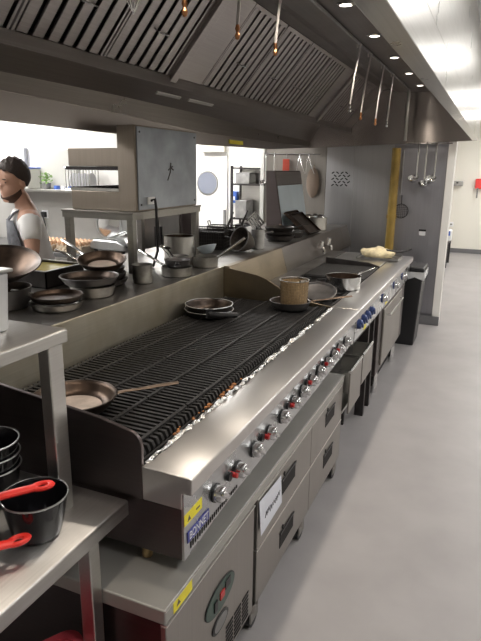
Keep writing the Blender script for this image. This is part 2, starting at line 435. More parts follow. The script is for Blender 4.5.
# conduit rail on the soffit
B().tube([(-.90, .6, 2.448), (-.90, 6.18, 2.448)], .008, 8).build('hanging_rail', ALU, hood)
B().tube([(-.90, 6.22, 2.455), (-.90, 6.22, 1.96)], .016, 10).build('drain_pipe', STX, hood)
yl = B().box(-2.0, -1.992, 4.35, 4.62, 1.862, 1.892).build('warning_sticker', YEL, hood)
for y in (.75, 1.5, 2.27, 3.04, 3.77, 4.51, 5.26, 6.02):
    dl = B().lathe([(.030, 0), (.046, 0), (.047, -.005), (.030, -.010)], (-.775, y, 2.46)).build('downlight', CHR, hood)
    B().lathe([(0, -.004), (.030, -.005), (.029, .0), (0, .0)], (-.775, y, 2.459)).build('lens', LAMP, dl)
    L = bpy.data.lights.new('downlight_lamp', 'SPOT'); L.energy = 14.5; L.color = (1, .88, .74); L.spot_size = 2.3; L.spot_blend = .7; L.shadow_soft_size = .04
    lo = bpy.data.objects.new('downlight_lamp', L); COL.objects.link(lo); lo.location = (-.775, y, 2.44)

# ================================================================== REFRIGERATED BASE under the grill
FX = -.64
EDGE = plain('edge_highlight_paint', (.85, .83, .80), .35, .85)  # pale colour standing in for the light caught along edges
base = thing('refrigerated_counter', 'low stainless steel refrigerated drawer counter on castors beneath the chargrill', 'refrigerator', (-1.05, 1.95, 0))
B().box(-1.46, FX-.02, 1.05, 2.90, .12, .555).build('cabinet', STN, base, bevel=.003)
B().box(-1.47, FX, 1.03, 2.92, .556, .60).build('worktop', STBW, base, bevel=.004)
B().box(FX-.018, FX+.0015, 1.035, 1.632, .546, .550).build('edge_highlight', EDGE, base)  # highlights of the panel and counter edges, laid on as pale strips
B().box(FX+.0002, FX+.0022, 1.03, 2.92, .596, .600).build('edge_highlight', EDGE, base)
cp = B().box(FX-.019, FX-.002, 1.035, 1.632, .115, .545).build('compressor_panel', STD, base, bevel=.003)
B().box(FX-.019, FX-.015, 1.634, 1.658, .115, .553).build('shadow_gap', DARK, base)
oval = lambda cy, cz, a, b, n=28: [(cy+a*math.cos(2*PI*k/n), cz+b*math.sin(2*PI*k/n)) for k in range(n)]
gp = B().prism(oval(1.355, .395, .102, .047), FX-.002, FX+.002, 'X').build('control_plate', GREEN, cp)
B().prism(oval(1.355, .395, .106, .051), FX-.002, FX+.0005, 'X').build('plate_rim', BLK, cp)
B().box(FX+.002, FX+.006, 1.345, 1.375, .385, .41).build('red_switch', REDB, cp)
B().box(FX+.002, FX+.006, 1.305, 1.325, .37, .405).build('black_switch', BLK, cp)
B().box(FX+.002, FX+.005, 1.385, 1.42, .395, .425).build('black_switch', BLK, cp)
B().prism(oval(1.355, .298, .058, .031), FX-.002, FX+.001, 'X').build('dial_rim', BLK, cp)
B().prism(oval(1.355, .298, .046, .023), FX-.001, FX+.0025, 'X').build('dial_face', GREY, cp)
vb = B()
for j in range(7):
    for i in range(3):
        vb.box(FX-.003, FX-.0005, 1.40+i*.066, 1.455+i*.066, .132+j*.016, .140+j*.016)
vb.build('vent_louvres', DARK, cp)
def drawer(y0, y1, z0, z1, hy, hz):
    d = B().box(FX-.019, FX, y0, y1, z0, z1).build('drawer', STD, base, bevel=.003)
    B().box(FX-.0005, FX+.002, hy-.085, hy+.085, hz-.034, hz+.034).build('recess_handle', DARK, d)
    B().box(FX+.002, FX+.005, hy-.088, hy+.088, hz+.028, hz+.037).build('handle_lip', BLK, d)
    B().box(FX-.018, FX+.0015, y0, y1, z1, z1+.0035).build('edge_highlight', EDGE, d)  # painted highlight along the drawer's top edge
    B().prism(oval(hy-.055, hz+.05, .008, .010, 12), FX-.0005, FX+.003, 'X').build('lock', DARK, d)
drawer(1.66, 2.312, .347, .551, 1.995, .462); drawer(1.66, 2.312, .118, .342, 1.995, .222)
drawer(2.318, 2.90, .347, .551, 2.64, .478); drawer(2.318, 2.90, .118, .342, 2.64, .252)
st = B().box(FX, FX+.0012, 1.07, 1.17, .560, .597).build('warning_sticker', YEL, base)
B().prism([(1.085, .572), (1.105, .572), (1.095, .588)], FX+.0012, FX+.002, 'X').build('warning_mark', INK, st)
for y in (1.14, 1.66, 2.24, 2.84):
    for x in (-.672, -1.38):
        c = B().cyl((x, y, .12), (x, y, .085), .03).box(x-.022, x-.016, y-.02, y+.05, .04, .09).box(x+.016, x+.022, y-.02, y+.05, .04, .09).build('castor', STD, base)
        B().cyl((x-.014, y+.025, .042), (x+.014, y+.025, .042), .0418, seg=20).build('wheel', BLK, c)
pn = thing('paper_note', 'white paper note with handwriting taped to the upper drawer front of the low counter', 'note', (FX+.002, 1.78, .47))
B().quad((FX+.0035, 1.662, .545), (FX+.012, 1.665, .408), (FX+.006, 1.905, .404), (FX+.003, 1.895, .53)).build('sheet', PAPER, pn)
wr = B()
for (yy, zz, s_) in ((1.72, .468, 1), (1.745, .472, .8), (1.77, .466, 1), (1.80, .470, .7), (1.825, .468, 1), (1.85, .475, .8)):
    wr.tube([(FX+.011, yy-.012, zz-.012*s_), (FX+.011, yy-.004, zz+.014*s_), (FX+.0108, yy+.004, zz-.010*s_), (FX+.0105, yy+.012, zz+.012*s_)], .0011, 5)
wr.build('handwriting', INK, pn)

# ================================================================== CHARGRILL
gr = thing('chargrill', 'long stainless steel gas chargrill with black grates, chrome knobs and blue badge', 'grill', (-1.05, 2.15, .60))
GY0, GY1 = 1.165, 3.19
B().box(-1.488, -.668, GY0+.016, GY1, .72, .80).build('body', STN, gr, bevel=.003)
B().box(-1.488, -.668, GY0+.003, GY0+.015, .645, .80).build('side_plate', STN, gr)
B().box(-1.47, -.79, GY0+.02, GY1-.02, .801, .822).build('drip_tray', SOOT, gr)
B().prism([(-.786, .802), (-.786, .902), (-.640, .900), (-.634, .896), (-.634, .852), (-.640, .850), (-.664, .850), (-.664, .802)], GY0, GY1).build('ledge', STL, gr, bevel=.003)
fas = B().prism([(GY0+.002, .645), (1.45, .668), (2.5, .690), (GY1, .712), (GY1, .850), (GY0+.002, .850)], -.667, -.660, 'X').build('fascia', STF, gr)
vb = B()
for k in range(24): vb.box(-.6605, -.6585, 1.20+k*.0135, 1.206+k*.0135, .664+.0006*k, .684+.0002*k)
vb.build('vent_slots', DARK, fas)
bd = B().box(-.660, -.657, 1.183, 1.312, .690, .724).build('badge', BADGE, gr, bevel=.001)
text('BONNET', .034, 'badge_lettering', WHT, bd, at(-.6565+1.05, 1.2475-2.15, .7075-.60) @ FACE_X, stretch=.83)
sk = B().box(-.660, -.6588, 1.168, 1.270, .750, .783).build('warning_sticker', YEL, gr)
B().prism([(1.185, .757), (1.203, .757), (1.194, .772)], -.6588, -.658, 'X').build('warning_mark', INK, sk)
B().box(-.6588, -.658, 1.235, 1.255, .763, .768).build('warning_text', INK, sk)
# near and far end plates with sloping tops and a rounded front corner
def end_plate(y0, y1):
    arc = [(-.785-.045*(1-math.cos(t)), .955+.045*math.sin(t)) for t in [i*PI/2/6 for i in range(7)]]
    pts = [(-1.491, .801), (-.7865, .801), (-.7865, .90)] + arc + [(-.914, 1.018), (-1.265, 1.055), (-1.491, 1.084)]
    B().prism(pts, y0, y1).build('end_plate', STN if y0 < 2 else STG2, gr, bevel=.002)
end_plate(GY0+.001, GY0+.013)
B().prism([(-1.491, .801), (-.80, .801), (-.80, .905), (-1.02, .93), (-1.20, 1.03), (-1.265, 1.05), (-1.491, 1.084)], GY1-.012, GY1-.001).build('end_plate', STG2, gr, bevel=.002)
# black grates: bars run front to back
for k in range(5):
    g0 = GY0+.016+k*.397; g = B()
    for j in range(16):
        y = g0+.003+j*.0247
        g.prism([(-1.478, .882), (-.868, .878), (-.848, .862), (-.826, .872), (-.822, .896), (-.829, .912), (-.840, .912), (-.845, .900), (-.862, .898), (-1.478, .903)], y, y+.0115)
    g.box(-.8215, -.814, g0, g0+.39, .866, .889)
    for x in (-.875, -1.03, -1.19, -1.35, -1.46):
        g.box(x-.006, x+.006, g0, g0+.39, .868, .9045)
    g.box(-1.478, -.86, g0, g0+.008, .80, .878).box(-1.478, -.86, g0+.382, g0+.39, .80, .878)
    g.build('grate', IRON, gr, sharp=.5)
# foil lining crushed along the front edge with charred scraps
fo = B(); n = 190
rows = []
for i in range(n+1):
    y = GY0+.02+i*(1.98/n); lift = .006*(1+math.sin(i*.37+math.sin(i*.11)*2))*(.2+.8*min(1, i/90))
    rows.append([fo.bm.verts.new((x+random.uniform(-.004, .004), y, z+random.uniform(-.006, .006)+lift*k)) for x, z, k in ((-.812, .858, 0), (-.807, .872, .6), (-.801, .888, 1), (-.794, .898, 1), (-.785, .905, .6), (-.776, .9045, .15))])
for a, b in zip(rows, rows[1:]):
    for k in range(5): fo.bm.faces.new((a[k], a[k+1], b[k+1], b[k]))
fo.build('foil_lining', FOIL, gr, sharp=.2)
sc_ = B()
for i in range(34):
    y = random.choice([random.gauss(1.60, .06), random.gauss(1.78, .05), random.uniform(1.3, 1.9)]); s_ = random.uniform(.003, .007)
    sc_.ball((-.812+random.uniform(-.008, .008), y, .896), s_, (1, 1.6, .7), 1)
so_ = sc_.build('charred_scraps', FOOD, gr); so_['kind'] = 'stuff'; so_['label'] = 'orange brown charred scraps in the foil'
# knobs
KY = [1.355, 1.515, 1.652, 1.793, 1.936, 2.070, 2.185, 2.310, 2.440, 2.575, 2.690, 2.800, 2.955]
RX = Matrix.Rotation(PI/2, 3, 'Y')
CHK = plain('knob_chrome', (.70, .70, .71), .18, 1.)
KZ = [.750, .746, .752, .752, .756, .764, .770, .776, .777, .778, .781, .781, .776]
def knob(parent, y, z, m1, m2, x=-.660, sc1=1.):
    k = B().lathe([(0, 0), (.029*sc1, 0), (.029*sc1, .007), (0, .007)], (x, y, z), 24, RX).build('knob', m2, parent)
    B().lathe([(0, .007), (.0255*sc1, .007), (.0245*sc1, .026), (.021*sc1, .031), (0, .031)], (x, y, z), 24, RX).build('knob_body', m1, k)
    B().obox((x+.034, y, z), (.014, .018*sc1, .050*sc1), Matrix.Rotation(.9, 3, 'X')).build('knob_grip', m1, k, bevel=.005, seg=3)
for i, y in enumerate(KY): knob(gr, y, KZ[i], CHK, BLK)
for i in (1, 3, 5, 7, 9, 11):
    y, z = KY[i]-.048, KZ[i]+.006
    ig = B().cyl((-.660, y, z), (-.636, y, z), .009, .0085, seg=14).build('igniter_button', REDB, gr)
    B().cyl((-.660, y-.020, z+.004), (-.650, y-.020, z+.004), .015, seg=14).build('igniter_collar', BLK, ig)
for y in (1.20, 3.10):
    for x in (-.80, -1.40):
        B().cyl((x, y, .601), (x, y, .72), .016, .016, 14).build('leg', BRASS, gr)

# ================================================================== COOKING RANGE beyond the grill
rg = thing('cooking_range', 'stainless steel cooking range with black burner tops and blue control knobs beyond the chargrill', 'stove', (-1.0, 4.35, 0))
RY0, RY1 = 3.20, 5.50
B().box(-1.40, -.668, RY0, RY1, .68, .86).build('body', SOOT, rg)
B().box(-1.40, -1.27, RY0, RY1, .861, .905).build('rear_rail', STS, rg)
B().prism([(-.80, .861), (-.80, .902), (-.640, .900), (-.634, .896), (-.634, .856), (-.664, .852), (-.664, .845)], RY0, RY1).build('ledge', STL, rg, bevel=.003)
B().box(-.667, -.658, RY0, 3.72, .705, .85).build('fascia', STF, rg, bevel=.002)
B().box(-.667, -.658, 3.73, RY1, .70, .85).build('fascia', STF, rg, bevel=.002)
B().box(-1.27, -.80, RY0, RY1, .861, .872).build('burner_well', SOOT, rg)
for k, (ya, yb) in enumerate(((3.21, 3.66), (3.67, 4.12))):
    g = B()
    for x in (-1.26, -1.035, -.812): g.box(x-.007, x+.007, ya, yb, .876, .902)
    for y in (ya+.007, (ya+yb)/2, yb-.007): g.box(-1.26, -.812, y-.007, y+.007, .876, .902)
    for cx in (-1.148, -.924):
        for cy in (ya+.115, yb-.115):
            for a in range(4):
                t = a*PI/2+PI/4; g.tube([(cx+.03*math.cos(t), cy+.03*math.sin(t), .893), (cx+.10*math.cos(t), cy+.10*math.sin(t), .893)], .006, 6)
    for x in (-1.255, -.817):
        for y in (ya+.005, yb-.005): g.box(x-.006, x+.006, y-.005, y+.005, .872, .878)
    go = g.build('burner_grate', IRON, rg)
    bb = B()
    for cx in (-1.148, -.924):
        for cy in (ya+.115, yb-.115): bb.lathe([(0, .872), (.05, .872), (.05, .882), (.03, .888), (0, .888)], (cx, cy, 0), 20)
    bb.build('burner', BIRON, go)
B().box(-1.265, -.81, 4.14, 4.72, .8725, .904).build('solid_top', IRON, rg, bevel=.004)
# tilting griddle trough with dark slanted splash
B().prism([(-1.26, .8725), (-.81, .8725), (-.81, .905), (-.90, .93), (-1.26, .95)], 4.74, 4.76).build('griddle_splash', SOOT, rg)
B().box(-1.265, -.81, 4.77, RY1-.01, .8725, .904).build('worktop', ST, rg, bevel=.003)
for y in (3.24, 3.36, 3.47, 3.60): 
    knob(rg, y, .805, BLU, CHK, -.658, 1.15)
for y in (4.08, 4.59, 5.03): knob(rg, y, .79, CHK, BLU, -.658, 1.1)
B().box(-.658, -.6565, 3.46, 3.53, .71, .745).build('rating_sticker', YEL, rg)
B().box(-.658, -.6565, 4.22, 4.30, .71, .745).build('rating_sticker', YEL, rg)
# lower structure: posts, shelf, oven
for y in (3.76, 3.95): B().box(-.74, -.68, y, y+.04, 0, .70).build('leg', SOOT, rg)
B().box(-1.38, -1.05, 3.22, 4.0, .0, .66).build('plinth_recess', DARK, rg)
ov = B().box(-1.38, -.665, 4.05, 5.30, .20, .70).build('oven', STN, rg, bevel=.004)
od = B().box(-.665, -.650, 4.20, 5.05, .24, .68).build('oven_door', STD, ov, bevel=.004)
B().tube([(-.65, 4.30, .62), (-.625, 4.30, .62), (-.625, 4.95, .62), (-.65, 4.95, .62)], .008, 8).build('door_handle', CHR, rg)
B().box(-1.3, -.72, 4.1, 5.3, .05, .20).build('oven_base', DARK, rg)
for y in (4.25, 5.05): B().cyl((-.70, y, 0), (-.70, y, .20), .022).build('foot', CHR, rg)
# chrome taps on the rear splash
# open tray drawers between the counter and the range legs
tu = thing('tray_drawer_unit', 'low steel drawer unit with two pulled out drawers beside the end of the refrigerated counter', 'drawers', (-.85, 3.25, 0))
for (ya, yb, zb) in ((2.95, 3.245, .36), (3.275, 3.57, .42)):
    d = B().box(-.622, -.612, ya, yb, zb, .60).build('drawer_front', STD, tu, bevel=.002)
    B().tube([(-.617, ya, .606), (-.617, yb, .606)], .010, 10).build('drawer_rail', CHR, d)
    w = B().box(-.99, -.622, ya, ya+.006, .48, .598).box(-.99, -.622, yb-.006, yb, .48, .598).box(-.99, -.622, ya+.006, yb-.006, .50, .506)
    for q in range(3): w.box(-.985+q*.12, -.975+q*.12, ya+.006, yb-.006, .52, .59)
    w.build('drawer_tray', STX, d)
B().box(-.99, -.66, 3.00, 3.59, .33, .345).build('lower_shelf', STX, tu)
for y in (2.97, 3.27, 3.56): B().box(-.80, -.77, y, y+.028, 0, .33 if y > 3 else .46).build('leg', SOOT, tu)
for y in (2.97, 3.27, 3.56): B().box(-.99, -.96, y, y+.028, 0, .48).build('leg', SOOT, tu)
for i, (x, y) in enumerate(((-.78, 3.34), (-.80, 3.47))):
    o = B().lathe([(0, 0), (.045, 0), (.052, .055), (.049, .055), (.043, .004), (0, .004)], (x, y, .3455), 20).build('metal_tub', ALU)
    tag(o, ('nearer' if i == 0 else 'farther') + ' of two small metal tubs on the low shelf under the open drawer', 'tub', 'tubs under the drawers')

# ================================================================== PASS SHELF behind the grill
SH = 1.085
ps = thing('pass_shelf', 'long stainless steel splashback and pan shelf running behind the grill and range', 'shelf', (-1.9, 3.7, 0))
B().box(-2.335, -1.502, 1.165, 6.30, SH-.03, SH).build('shelf_top', STS, ps, bevel=.003)
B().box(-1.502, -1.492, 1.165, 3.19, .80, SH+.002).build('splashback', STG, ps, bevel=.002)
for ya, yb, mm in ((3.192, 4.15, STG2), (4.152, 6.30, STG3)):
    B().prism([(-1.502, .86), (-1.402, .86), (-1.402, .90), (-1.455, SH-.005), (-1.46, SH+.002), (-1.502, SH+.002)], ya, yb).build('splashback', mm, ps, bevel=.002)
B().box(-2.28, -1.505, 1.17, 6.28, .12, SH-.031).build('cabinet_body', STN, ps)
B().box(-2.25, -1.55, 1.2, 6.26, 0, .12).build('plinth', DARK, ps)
for y in (5.05, 5.30):
    tp = B().tube([(-1.425, y, .985), (-1.395, y, .99), (-1.37, y, .975), (-1.365, y, .935)], [.018, .018, .016, .012], 10).build('tap', CHR, ps)
    B().cyl((-1.40, y, .985), (-1.385, y, 1.045), .026, .018, 12).build('tap_head', CHR, tp)

# ================================================================== generic pans
def rot_to(dx, dy): return math.atan2(dy, dx)
def pan(name, label, x, y, z, r, h, m, rb=None, wall=.004, handle=None, hm=None, tilt=None, cat='pan', group=None, inner=None, hstyle='bar', flare=.006, lean=0., bottom=None):
    """open round pan, base centre at x,y,z. handle = (angle, length, rise); tilt = (direction angle, angle)"""
    rb = rb if rb is not None else r*.82
    t = thing(name, label, cat, (x, y, z), group)
    out = [(0, 0), (rb-.006, 0), (rb, .004)]
    n = 6
    for i in range(1, n+1):
        s_ = i/n; out.append((rb+(r-rb)*(s_**.8), .004+(h-.004)*s_))
    out[-1] = (r, h-.002); out.append((r+.002, h)); out.append((r-wall*.6, h+.0012))
    inn = [(max(a-wall, 0), b+wall*.8) for a, b in out[3:-3]][::-1]
    prof = out + inn + [(rb-.010, wall*1.4)]
    if inner is None: B().lathe(prof+[(0, wall)], seg=40).build('pan_body', m, t, world=False)
    else:
        pb = B().lathe(prof+[(0, wall)], seg=40).build('pan_body', m, t, world=False)
        ii = [(max(a-wall-.0012, 0), b+wall*.8) for a, b in out[3:-3]][::-1]
        B().lathe([(r-wall-.001, h-.002)] + ii + [(rb-.012, wall*1.4+.0015), (0, wall+.0018)], seg=40).build('pan_lining', CARB if inner is PANIN else inner, pb, world=False)
        if inner is PANIN: B().lathe([(0, wall+.0032), ((rb-.014)*.93, wall*1.4+.0026), ((rb-.014)*.93, wall*1.4+.001), (0, wall+.002)], (-.004, .006, 0), seg=40).build('worn_floor', inner, pb, world=False)
    if handle:
        a, l, rise = handle; d = V((math.cos(a), math.sin(a), 0)); zt = h*.86
        p0 = d*(r-.004)+V((0, 0, zt))
        hb = B()
        up = V((0, 0, 1))
        if hstyle == 'bar':
            pts = [p0, p0+d*.03+up*.006, p0+d*(l*.35)+up*rise*.4, p0+d*(l*.75)+up*rise*.8, p0+d*l+up*rise]
            hb.tube(pts, [.012, .008, .0085, .011, .010], 10, (up, .42))
        elif hstyle == 'rod':
            pts = [p0, p0+d*(l*.5)+up*rise*.5, p0+d*l+up*rise]
            hb.tube(pts, [.008, .008, .009], 8)
        else:   # moulded grip with an eye at its end
            pts = [p0, p0+d*.03+up*.004, p0+d*.055+up*rise*.4, p0+d*(l*.6)+up*rise*.8, p0+d*(l-.03)+up*rise]
            hb.tube(pts, [.010, .010, .0135, .0145, .0135], 12, (up, .55))
            rot = Matrix.Rotation(a, 3, 'Z')
            hb.ring(p0+d*(l-.014)+up*rise, .0135, .0065, 20, 8, Matrix.Diagonal((1.35, 1, .9)).to_3x3() if False else rot @ Matrix.Diagonal((1.5, 1, .9)))
        hb.build('handle', hm or m, t, world=False)
        rv = B()
        side = V((-d.y, d.x, 0))
        for s_ in (-.008, .008): rv.ball(d*(r+.003)+side*s_+V((0, 0, zt)), .004, (1, 1, 1), 1)
        rv.build('rivets', CHR, t, world=False)
    if tilt:
        da, ang = tilt
        ax = V((math.cos(da+PI/2), math.sin(da+PI/2), 0))
        t.rotation_mode = 'QUATERNION'; t.rotation_quaternion = Matrix.Rotation(ang, 4, ax).to_quaternion()
    return t
CAMD = lambda x, y: math.atan2(-y, -x)     # direction from a point to the camera, for laying things out along the aisle

# ---- on the grill (grate top .905, cross bars .9045, teeth .917)
GZ = .9055
pan('frying_pan', 'large worn brown frying pan with long handle on the near end of the grill', -1.19, 1.392, GZ, .137, .048, CARBD, rb=.105, handle=(math.atan2(.185, .235), .21, .02), hm=COPH, inner=PANIN)
p2 = pan('frying_pan', 'lower black pan of the nested pair at the back of the grill', -1.352, 2.70, GZ, .132, .034, BIRON, rb=.115)
p3 = pan('frying_pan', 'upper black pan of the nested pair on the grill, with black handle to the front', -1.352, 2.70, GZ+.0055, .128, .056, BIRON, rb=.1075, inner=CARBD)
B().box(-.020, .020, -.012, .004, -.024, .024).tube([(0, -.01, .0), (.01, -.035, .004), (.05, -.05, .004), (.14, -.045, .002)], [.014, .014, .015, .013], 10).build('handle', BLK, p3, world=False)
for o in p3.children:
    if o.name.startswith('handle'): o.location = (.062, -.116, .034); o.rotation_euler = (0, 0, .49)

B().ring((0, 0, .056), .128, .0025, 40, 6).build('rim', ALU, p3, world=False)
B().ring((0, 0, .034), .132, .002, 40, 6).build('rim', ALU, p2, world=False)
pan('frying_pan', 'grey frying pan holding the frying basket at the far end of the grill', -1.004, 3.04, GZ, .115, .046, GREYI, rb=.098, handle=(math.atan2(.13, .30), .24, .035), hm=COPH, inner=CARBD)
def wire_basket(name, label, x, y, z, r, h, m, hm, group=None):
    t = thing(name, label, 'basket', (x, y, z), group)
    w = B()
    nv, nh = 30, 10
    for k in range(nv):
        a = 2*PI*k/nv; w.tube([(r*.93*math.cos(a), r*.93*math.sin(a), .002), (r*math.cos(a), r*math.sin(a), h)], .0013, 4)
    for j in range(nh): w.ring((0, 0, .003+j*(h-.006)/(nh-1)), r*(.93+.07*j/(nh-1)), .0012, 30, 4)
    for k in range(7):
        q = -r*.85+k*r*.283; e = math.sqrt(max(0, (r*.93)**2-q*q)); w.tube([(q, -e, .002), (q, e, .002)], .0012, 4)
    w.build('wire_mesh', m, t, world=False)
    B().ring((0, 0, h), r+.001, .0035, 36, 8).build('rim', ALUW, t, world=False)
    return t
bk = wire_basket('frying_basket', 'round golden brown wire mesh basket standing in the grey frying pan', -.985, 3.045, GZ+.006, .080, .160, MESHM, ALUW)
B().lathe([(0, .004), (.070, .004), (.0765, .152), (.0755, .152), (.069, .006), (0, .006)], seg=30).build('mesh_lining', plain('fine_brown_mesh', (.42, .30, .17), .5, .6, vary=.3, vscale=90), bk, world=False)
B().tube([(.05, -.063, .160), (.06, -.078, .171), (.080, -.05, .171), (.077, -.03, .160)], .003, 6).build('hook', ALUW, bk, world=False)

# ---- on the range
pan('saute_pan', 'shiny stainless saute pan with long handle on the near burners of the range', -.875, 3.76, .9025, .118, .085, plain('polished_steel', (.66, .67, .69), .16, 1.), rb=.114, handle=(math.atan2(.40, .20), .21, .03), hm=CHR, inner=PANIN)
pan('frying_pan', 'dark grey pan tilted up behind the frying basket on the first burner of the range', -.935, 3.36, .935, .115, .022, GREYI, rb=.105, tilt=(CAMD(-.93, 3.3), .30), inner=GREYI)
tr = thing('baking_tray', 'shallow steel tray of floured bread at the far end of the range', 'tray', (-.90, 5.22, .9045))
B().box(-1.08, -.71, 5.09, 5.36, .9045, .909).box(-1.08, -1.075, 5.09, 5.36, .909, .925).box(-.715, -.71, 5.09, 5.36, .909, .925).box(-1.08, -.71, 5.09, 5.095, .909, .925).box(-1.08, -.71, 5.355, 5.36, .909, .925).build('tray', ALU, tr)
b = B().ball((0, 0, 0), 1, (.155, .105, .052), 3)
for v in b.bm.verts:
    v.co.z += .016*math.sin(v.co.x*38+1)*math.cos(v.co.y*30) + random.uniform(-.003, .003); v.co.x += random.uniform(-.003, .003)
    v.co.z = max(v.co.z, -.036)
o = b.build('flatbread', BREAD); o.location = (-.915, 5.23, .9465); o.rotation_euler = (0, 0, .1)
tag(o, 'pale floured bread lying in the steel tray at the far end of the range', 'bread')
tg = thing('tongs', 'black handled tongs lying across the bread tray', 'tongs', (-.78, 5.28, .95))
B().tube([(-.84, 5.20, .985), (-.72, 5.30, .965), (-.64, 5.36, .985)], .007, 8).build('arm', BLK, tg)
B().tube([(-.83, 5.18, .985), (-.71, 5.28, .962), (-.64, 5.36, .985)], .007, 8).build('arm', BLK, tg)

# ================================================================== on the pass shelf: near heap
SZ = SH+.0005
pan('cooking_pot', 'dark steel pot under the tilted wok at the near end of the pass shelf', -1.92, 1.80, SZ, .14, .085, GREYI, rb=.13, cat='pot', inner=CARBD)
pan('wok', 'large brown wok tilted on the dark pot at the near end of the shelf', -1.95, 1.86, 1.195, .17, .085, CARBD, rb=.06, tilt=(CAMD(-1.95, 1.86), .30), inner=CARB, cat='wok')
pan('frying_pan', 'lower aluminium pan of the two stacked at the front edge of the pass shelf', -1.675, 1.885, SZ, .112, .032, ALUW, rb=.10)
pan('frying_pan', 'dark brown pan stacked on the aluminium pan at the front edge of the pass shelf', -1.675, 1.888, SZ+.0335, .112, .026, CARBD, rb=.10, handle=(math.atan2(-.05, -.2), .10, .012), hm=ALUW, inner=CARB)
pan('frying_pan', 'aluminium pan under the broad grey iron pan in the heap on the pass shelf', -1.70, 2.165, SZ, .105, .05, ALUW, rb=.095)
pan('frying_pan', 'broad grey burnt pan topping the aluminium pan in the middle of the shelf heap', -1.715, 2.165, SZ+.0515, .137, .042, GREYI, rb=.11, inner=CARBD)
t = thing('oil_tray', 'rectangular dark tray of frying oil at the back of the near pan heap', 'tray', (-2.13, 2.30, SZ))
tx0, tx1, ty0, ty1 = -2.30, -1.985, 2.17, 2.46
B().box(tx0, tx1, ty0, ty1, SZ, SZ+.005).box(tx0, tx0+.006, ty0, ty1, SZ, SZ+.085).box(tx1-.006, tx1, ty0, ty1, SZ, SZ+.085).box(tx0, tx1, ty0, ty0+.006, SZ, SZ+.085).box(tx0, tx1, ty1-.006, ty1, SZ, SZ+.085).build('tray', BIRON, t)
B().box(tx0-.008, tx1+.008, ty0-.008, ty0+.006, SZ+.0855, SZ+.089).box(tx0-.008, tx1+.008, ty1-.006, ty1+.008, SZ+.0855, SZ+.089).box(tx0-.008, tx0+.006, ty0+.006, ty1-.006, SZ+.0855, SZ+.089).box(tx1-.006, tx1+.008, ty0+.006, ty1-.006, SZ+.0855, SZ+.089).build('rim', ALU, t)
B().box(tx0+.007, tx1-.007, ty0+.007, ty1-.007, SZ+.0055, SZ+.075).build('oil', OIL, t)
for i, (dz, r_, a, lb) in enumerate(((0, .112, .0, 'bottom black pan of the stack beside the stand leg on the pass shelf'), (.028, .106, .5, 'second black pan of the stack beside the stand leg on the pass shelf'), (.056, .10, .2, 'third black pan of the stack beside the stand leg, under the copper brown pan'))):
    pan('frying_pan', lb, -1.800, 2.405, SZ+dz+i*.0015, r_, .034, BIRON, rb=r_*.85, group='black pans stacked by the stand')
pan('frying_pan', 'copper brown pan with two chrome handles tilted on the stack of black pans', -1.805, 2.385, 1.178, .122, .045, CARB, rb=.09, tilt=(CAMD(-1.7, 2.5), .20), handle=(math.atan2(.05, -.30), .17, .045), hm=CHR, inner=PANIN)
pan('frying_pan', 'brown pan with chrome handle hidden behind the copper brown pan', -1.97, 2.62, SZ, .10, .06, CARBD, rb=.085, handle=(math.atan2(-.12, -.25), .17, .09), hm=CHR)
pan('saucepan', 'tall aluminium pot beside the stand leg on the pass shelf', -1.655, 2.525, SZ, .054, .098, ALUW, rb=.052, cat='pot')
# ---- middle group
pan('saute_pan', 'shallow steel saute pan with long chrome handle in front of the stockpot', -1.60, 2.79, SZ, .088, .052, ALUW, rb=.084, handle=(math.atan2(.04, -.24), .20, .075), hm=CHR, hstyle='rod')
pan('saucepan', 'small black handled pan stacked in the steel saute pan before the stockpot', -1.600, 2.80, SZ+.045, .074, .045, GREYI, rb=.06, handle=(math.atan2(-.18, .10), .07, -.01), hm=BLK, hstyle='grip', cat='pan')
pan('stockpot', 'tall steel stockpot with a worn rim behind the saute pan on the pass shelf', -1.750, 3.09, SZ, .094, .185, STX, rb=.094, cat='pot', inner=PANIN)
pan('mixing_bowl', 'bluish steel bowl holding ladles beside the stockpot on the pass shelf', -1.66, 2.935, SZ, .052, .09, ALU, rb=.04, cat='bowl')
for i, (x0, y0_, x1, y1_, lb) in enumerate(((-1.665, 2.935, -1.76, 2.90, 'steel ladle handle leaning left out of the small bowl by the stockpot'), (-1.655, 2.94, -1.70, 2.86, 'dark spoon leaning forward out of the small bowl by the stockpot'))):
    l = thing('serving_spoon', lb, 'spoon', (x0, y0_, SZ+.02), 'spoons in the small bowl')
    B().tube([(x0, y0_, SZ+.02), (x1, y1_, SZ+.135)], .005, 8, ((0, 1, 0), .5)).build('handle', CHR if i == 0 else BIRON, l)
    B().ball((x1, y1_, SZ+.14), .018, (1.2, .8, .5), 2).build('bowl', CHR if i == 0 else BIRON, l)
pan('saucepan', 'steel saucepan with long handle pointing right at the corner of the grill splashback', -1.60, 3.14, SZ, .083, .062, ALUW, rb=.08, handle=(math.atan2(.13, .20), .17, .12), hm=CHR, hstyle='rod')
pan('mixing_bowl', 'pale blue steel bowl lying tilted on the saucepan at the splashback corner', -1.595, 3.17, SZ+.078, .062, .045, STBL, rb=.035, tilt=(-.4, -.30), cat='bowl')
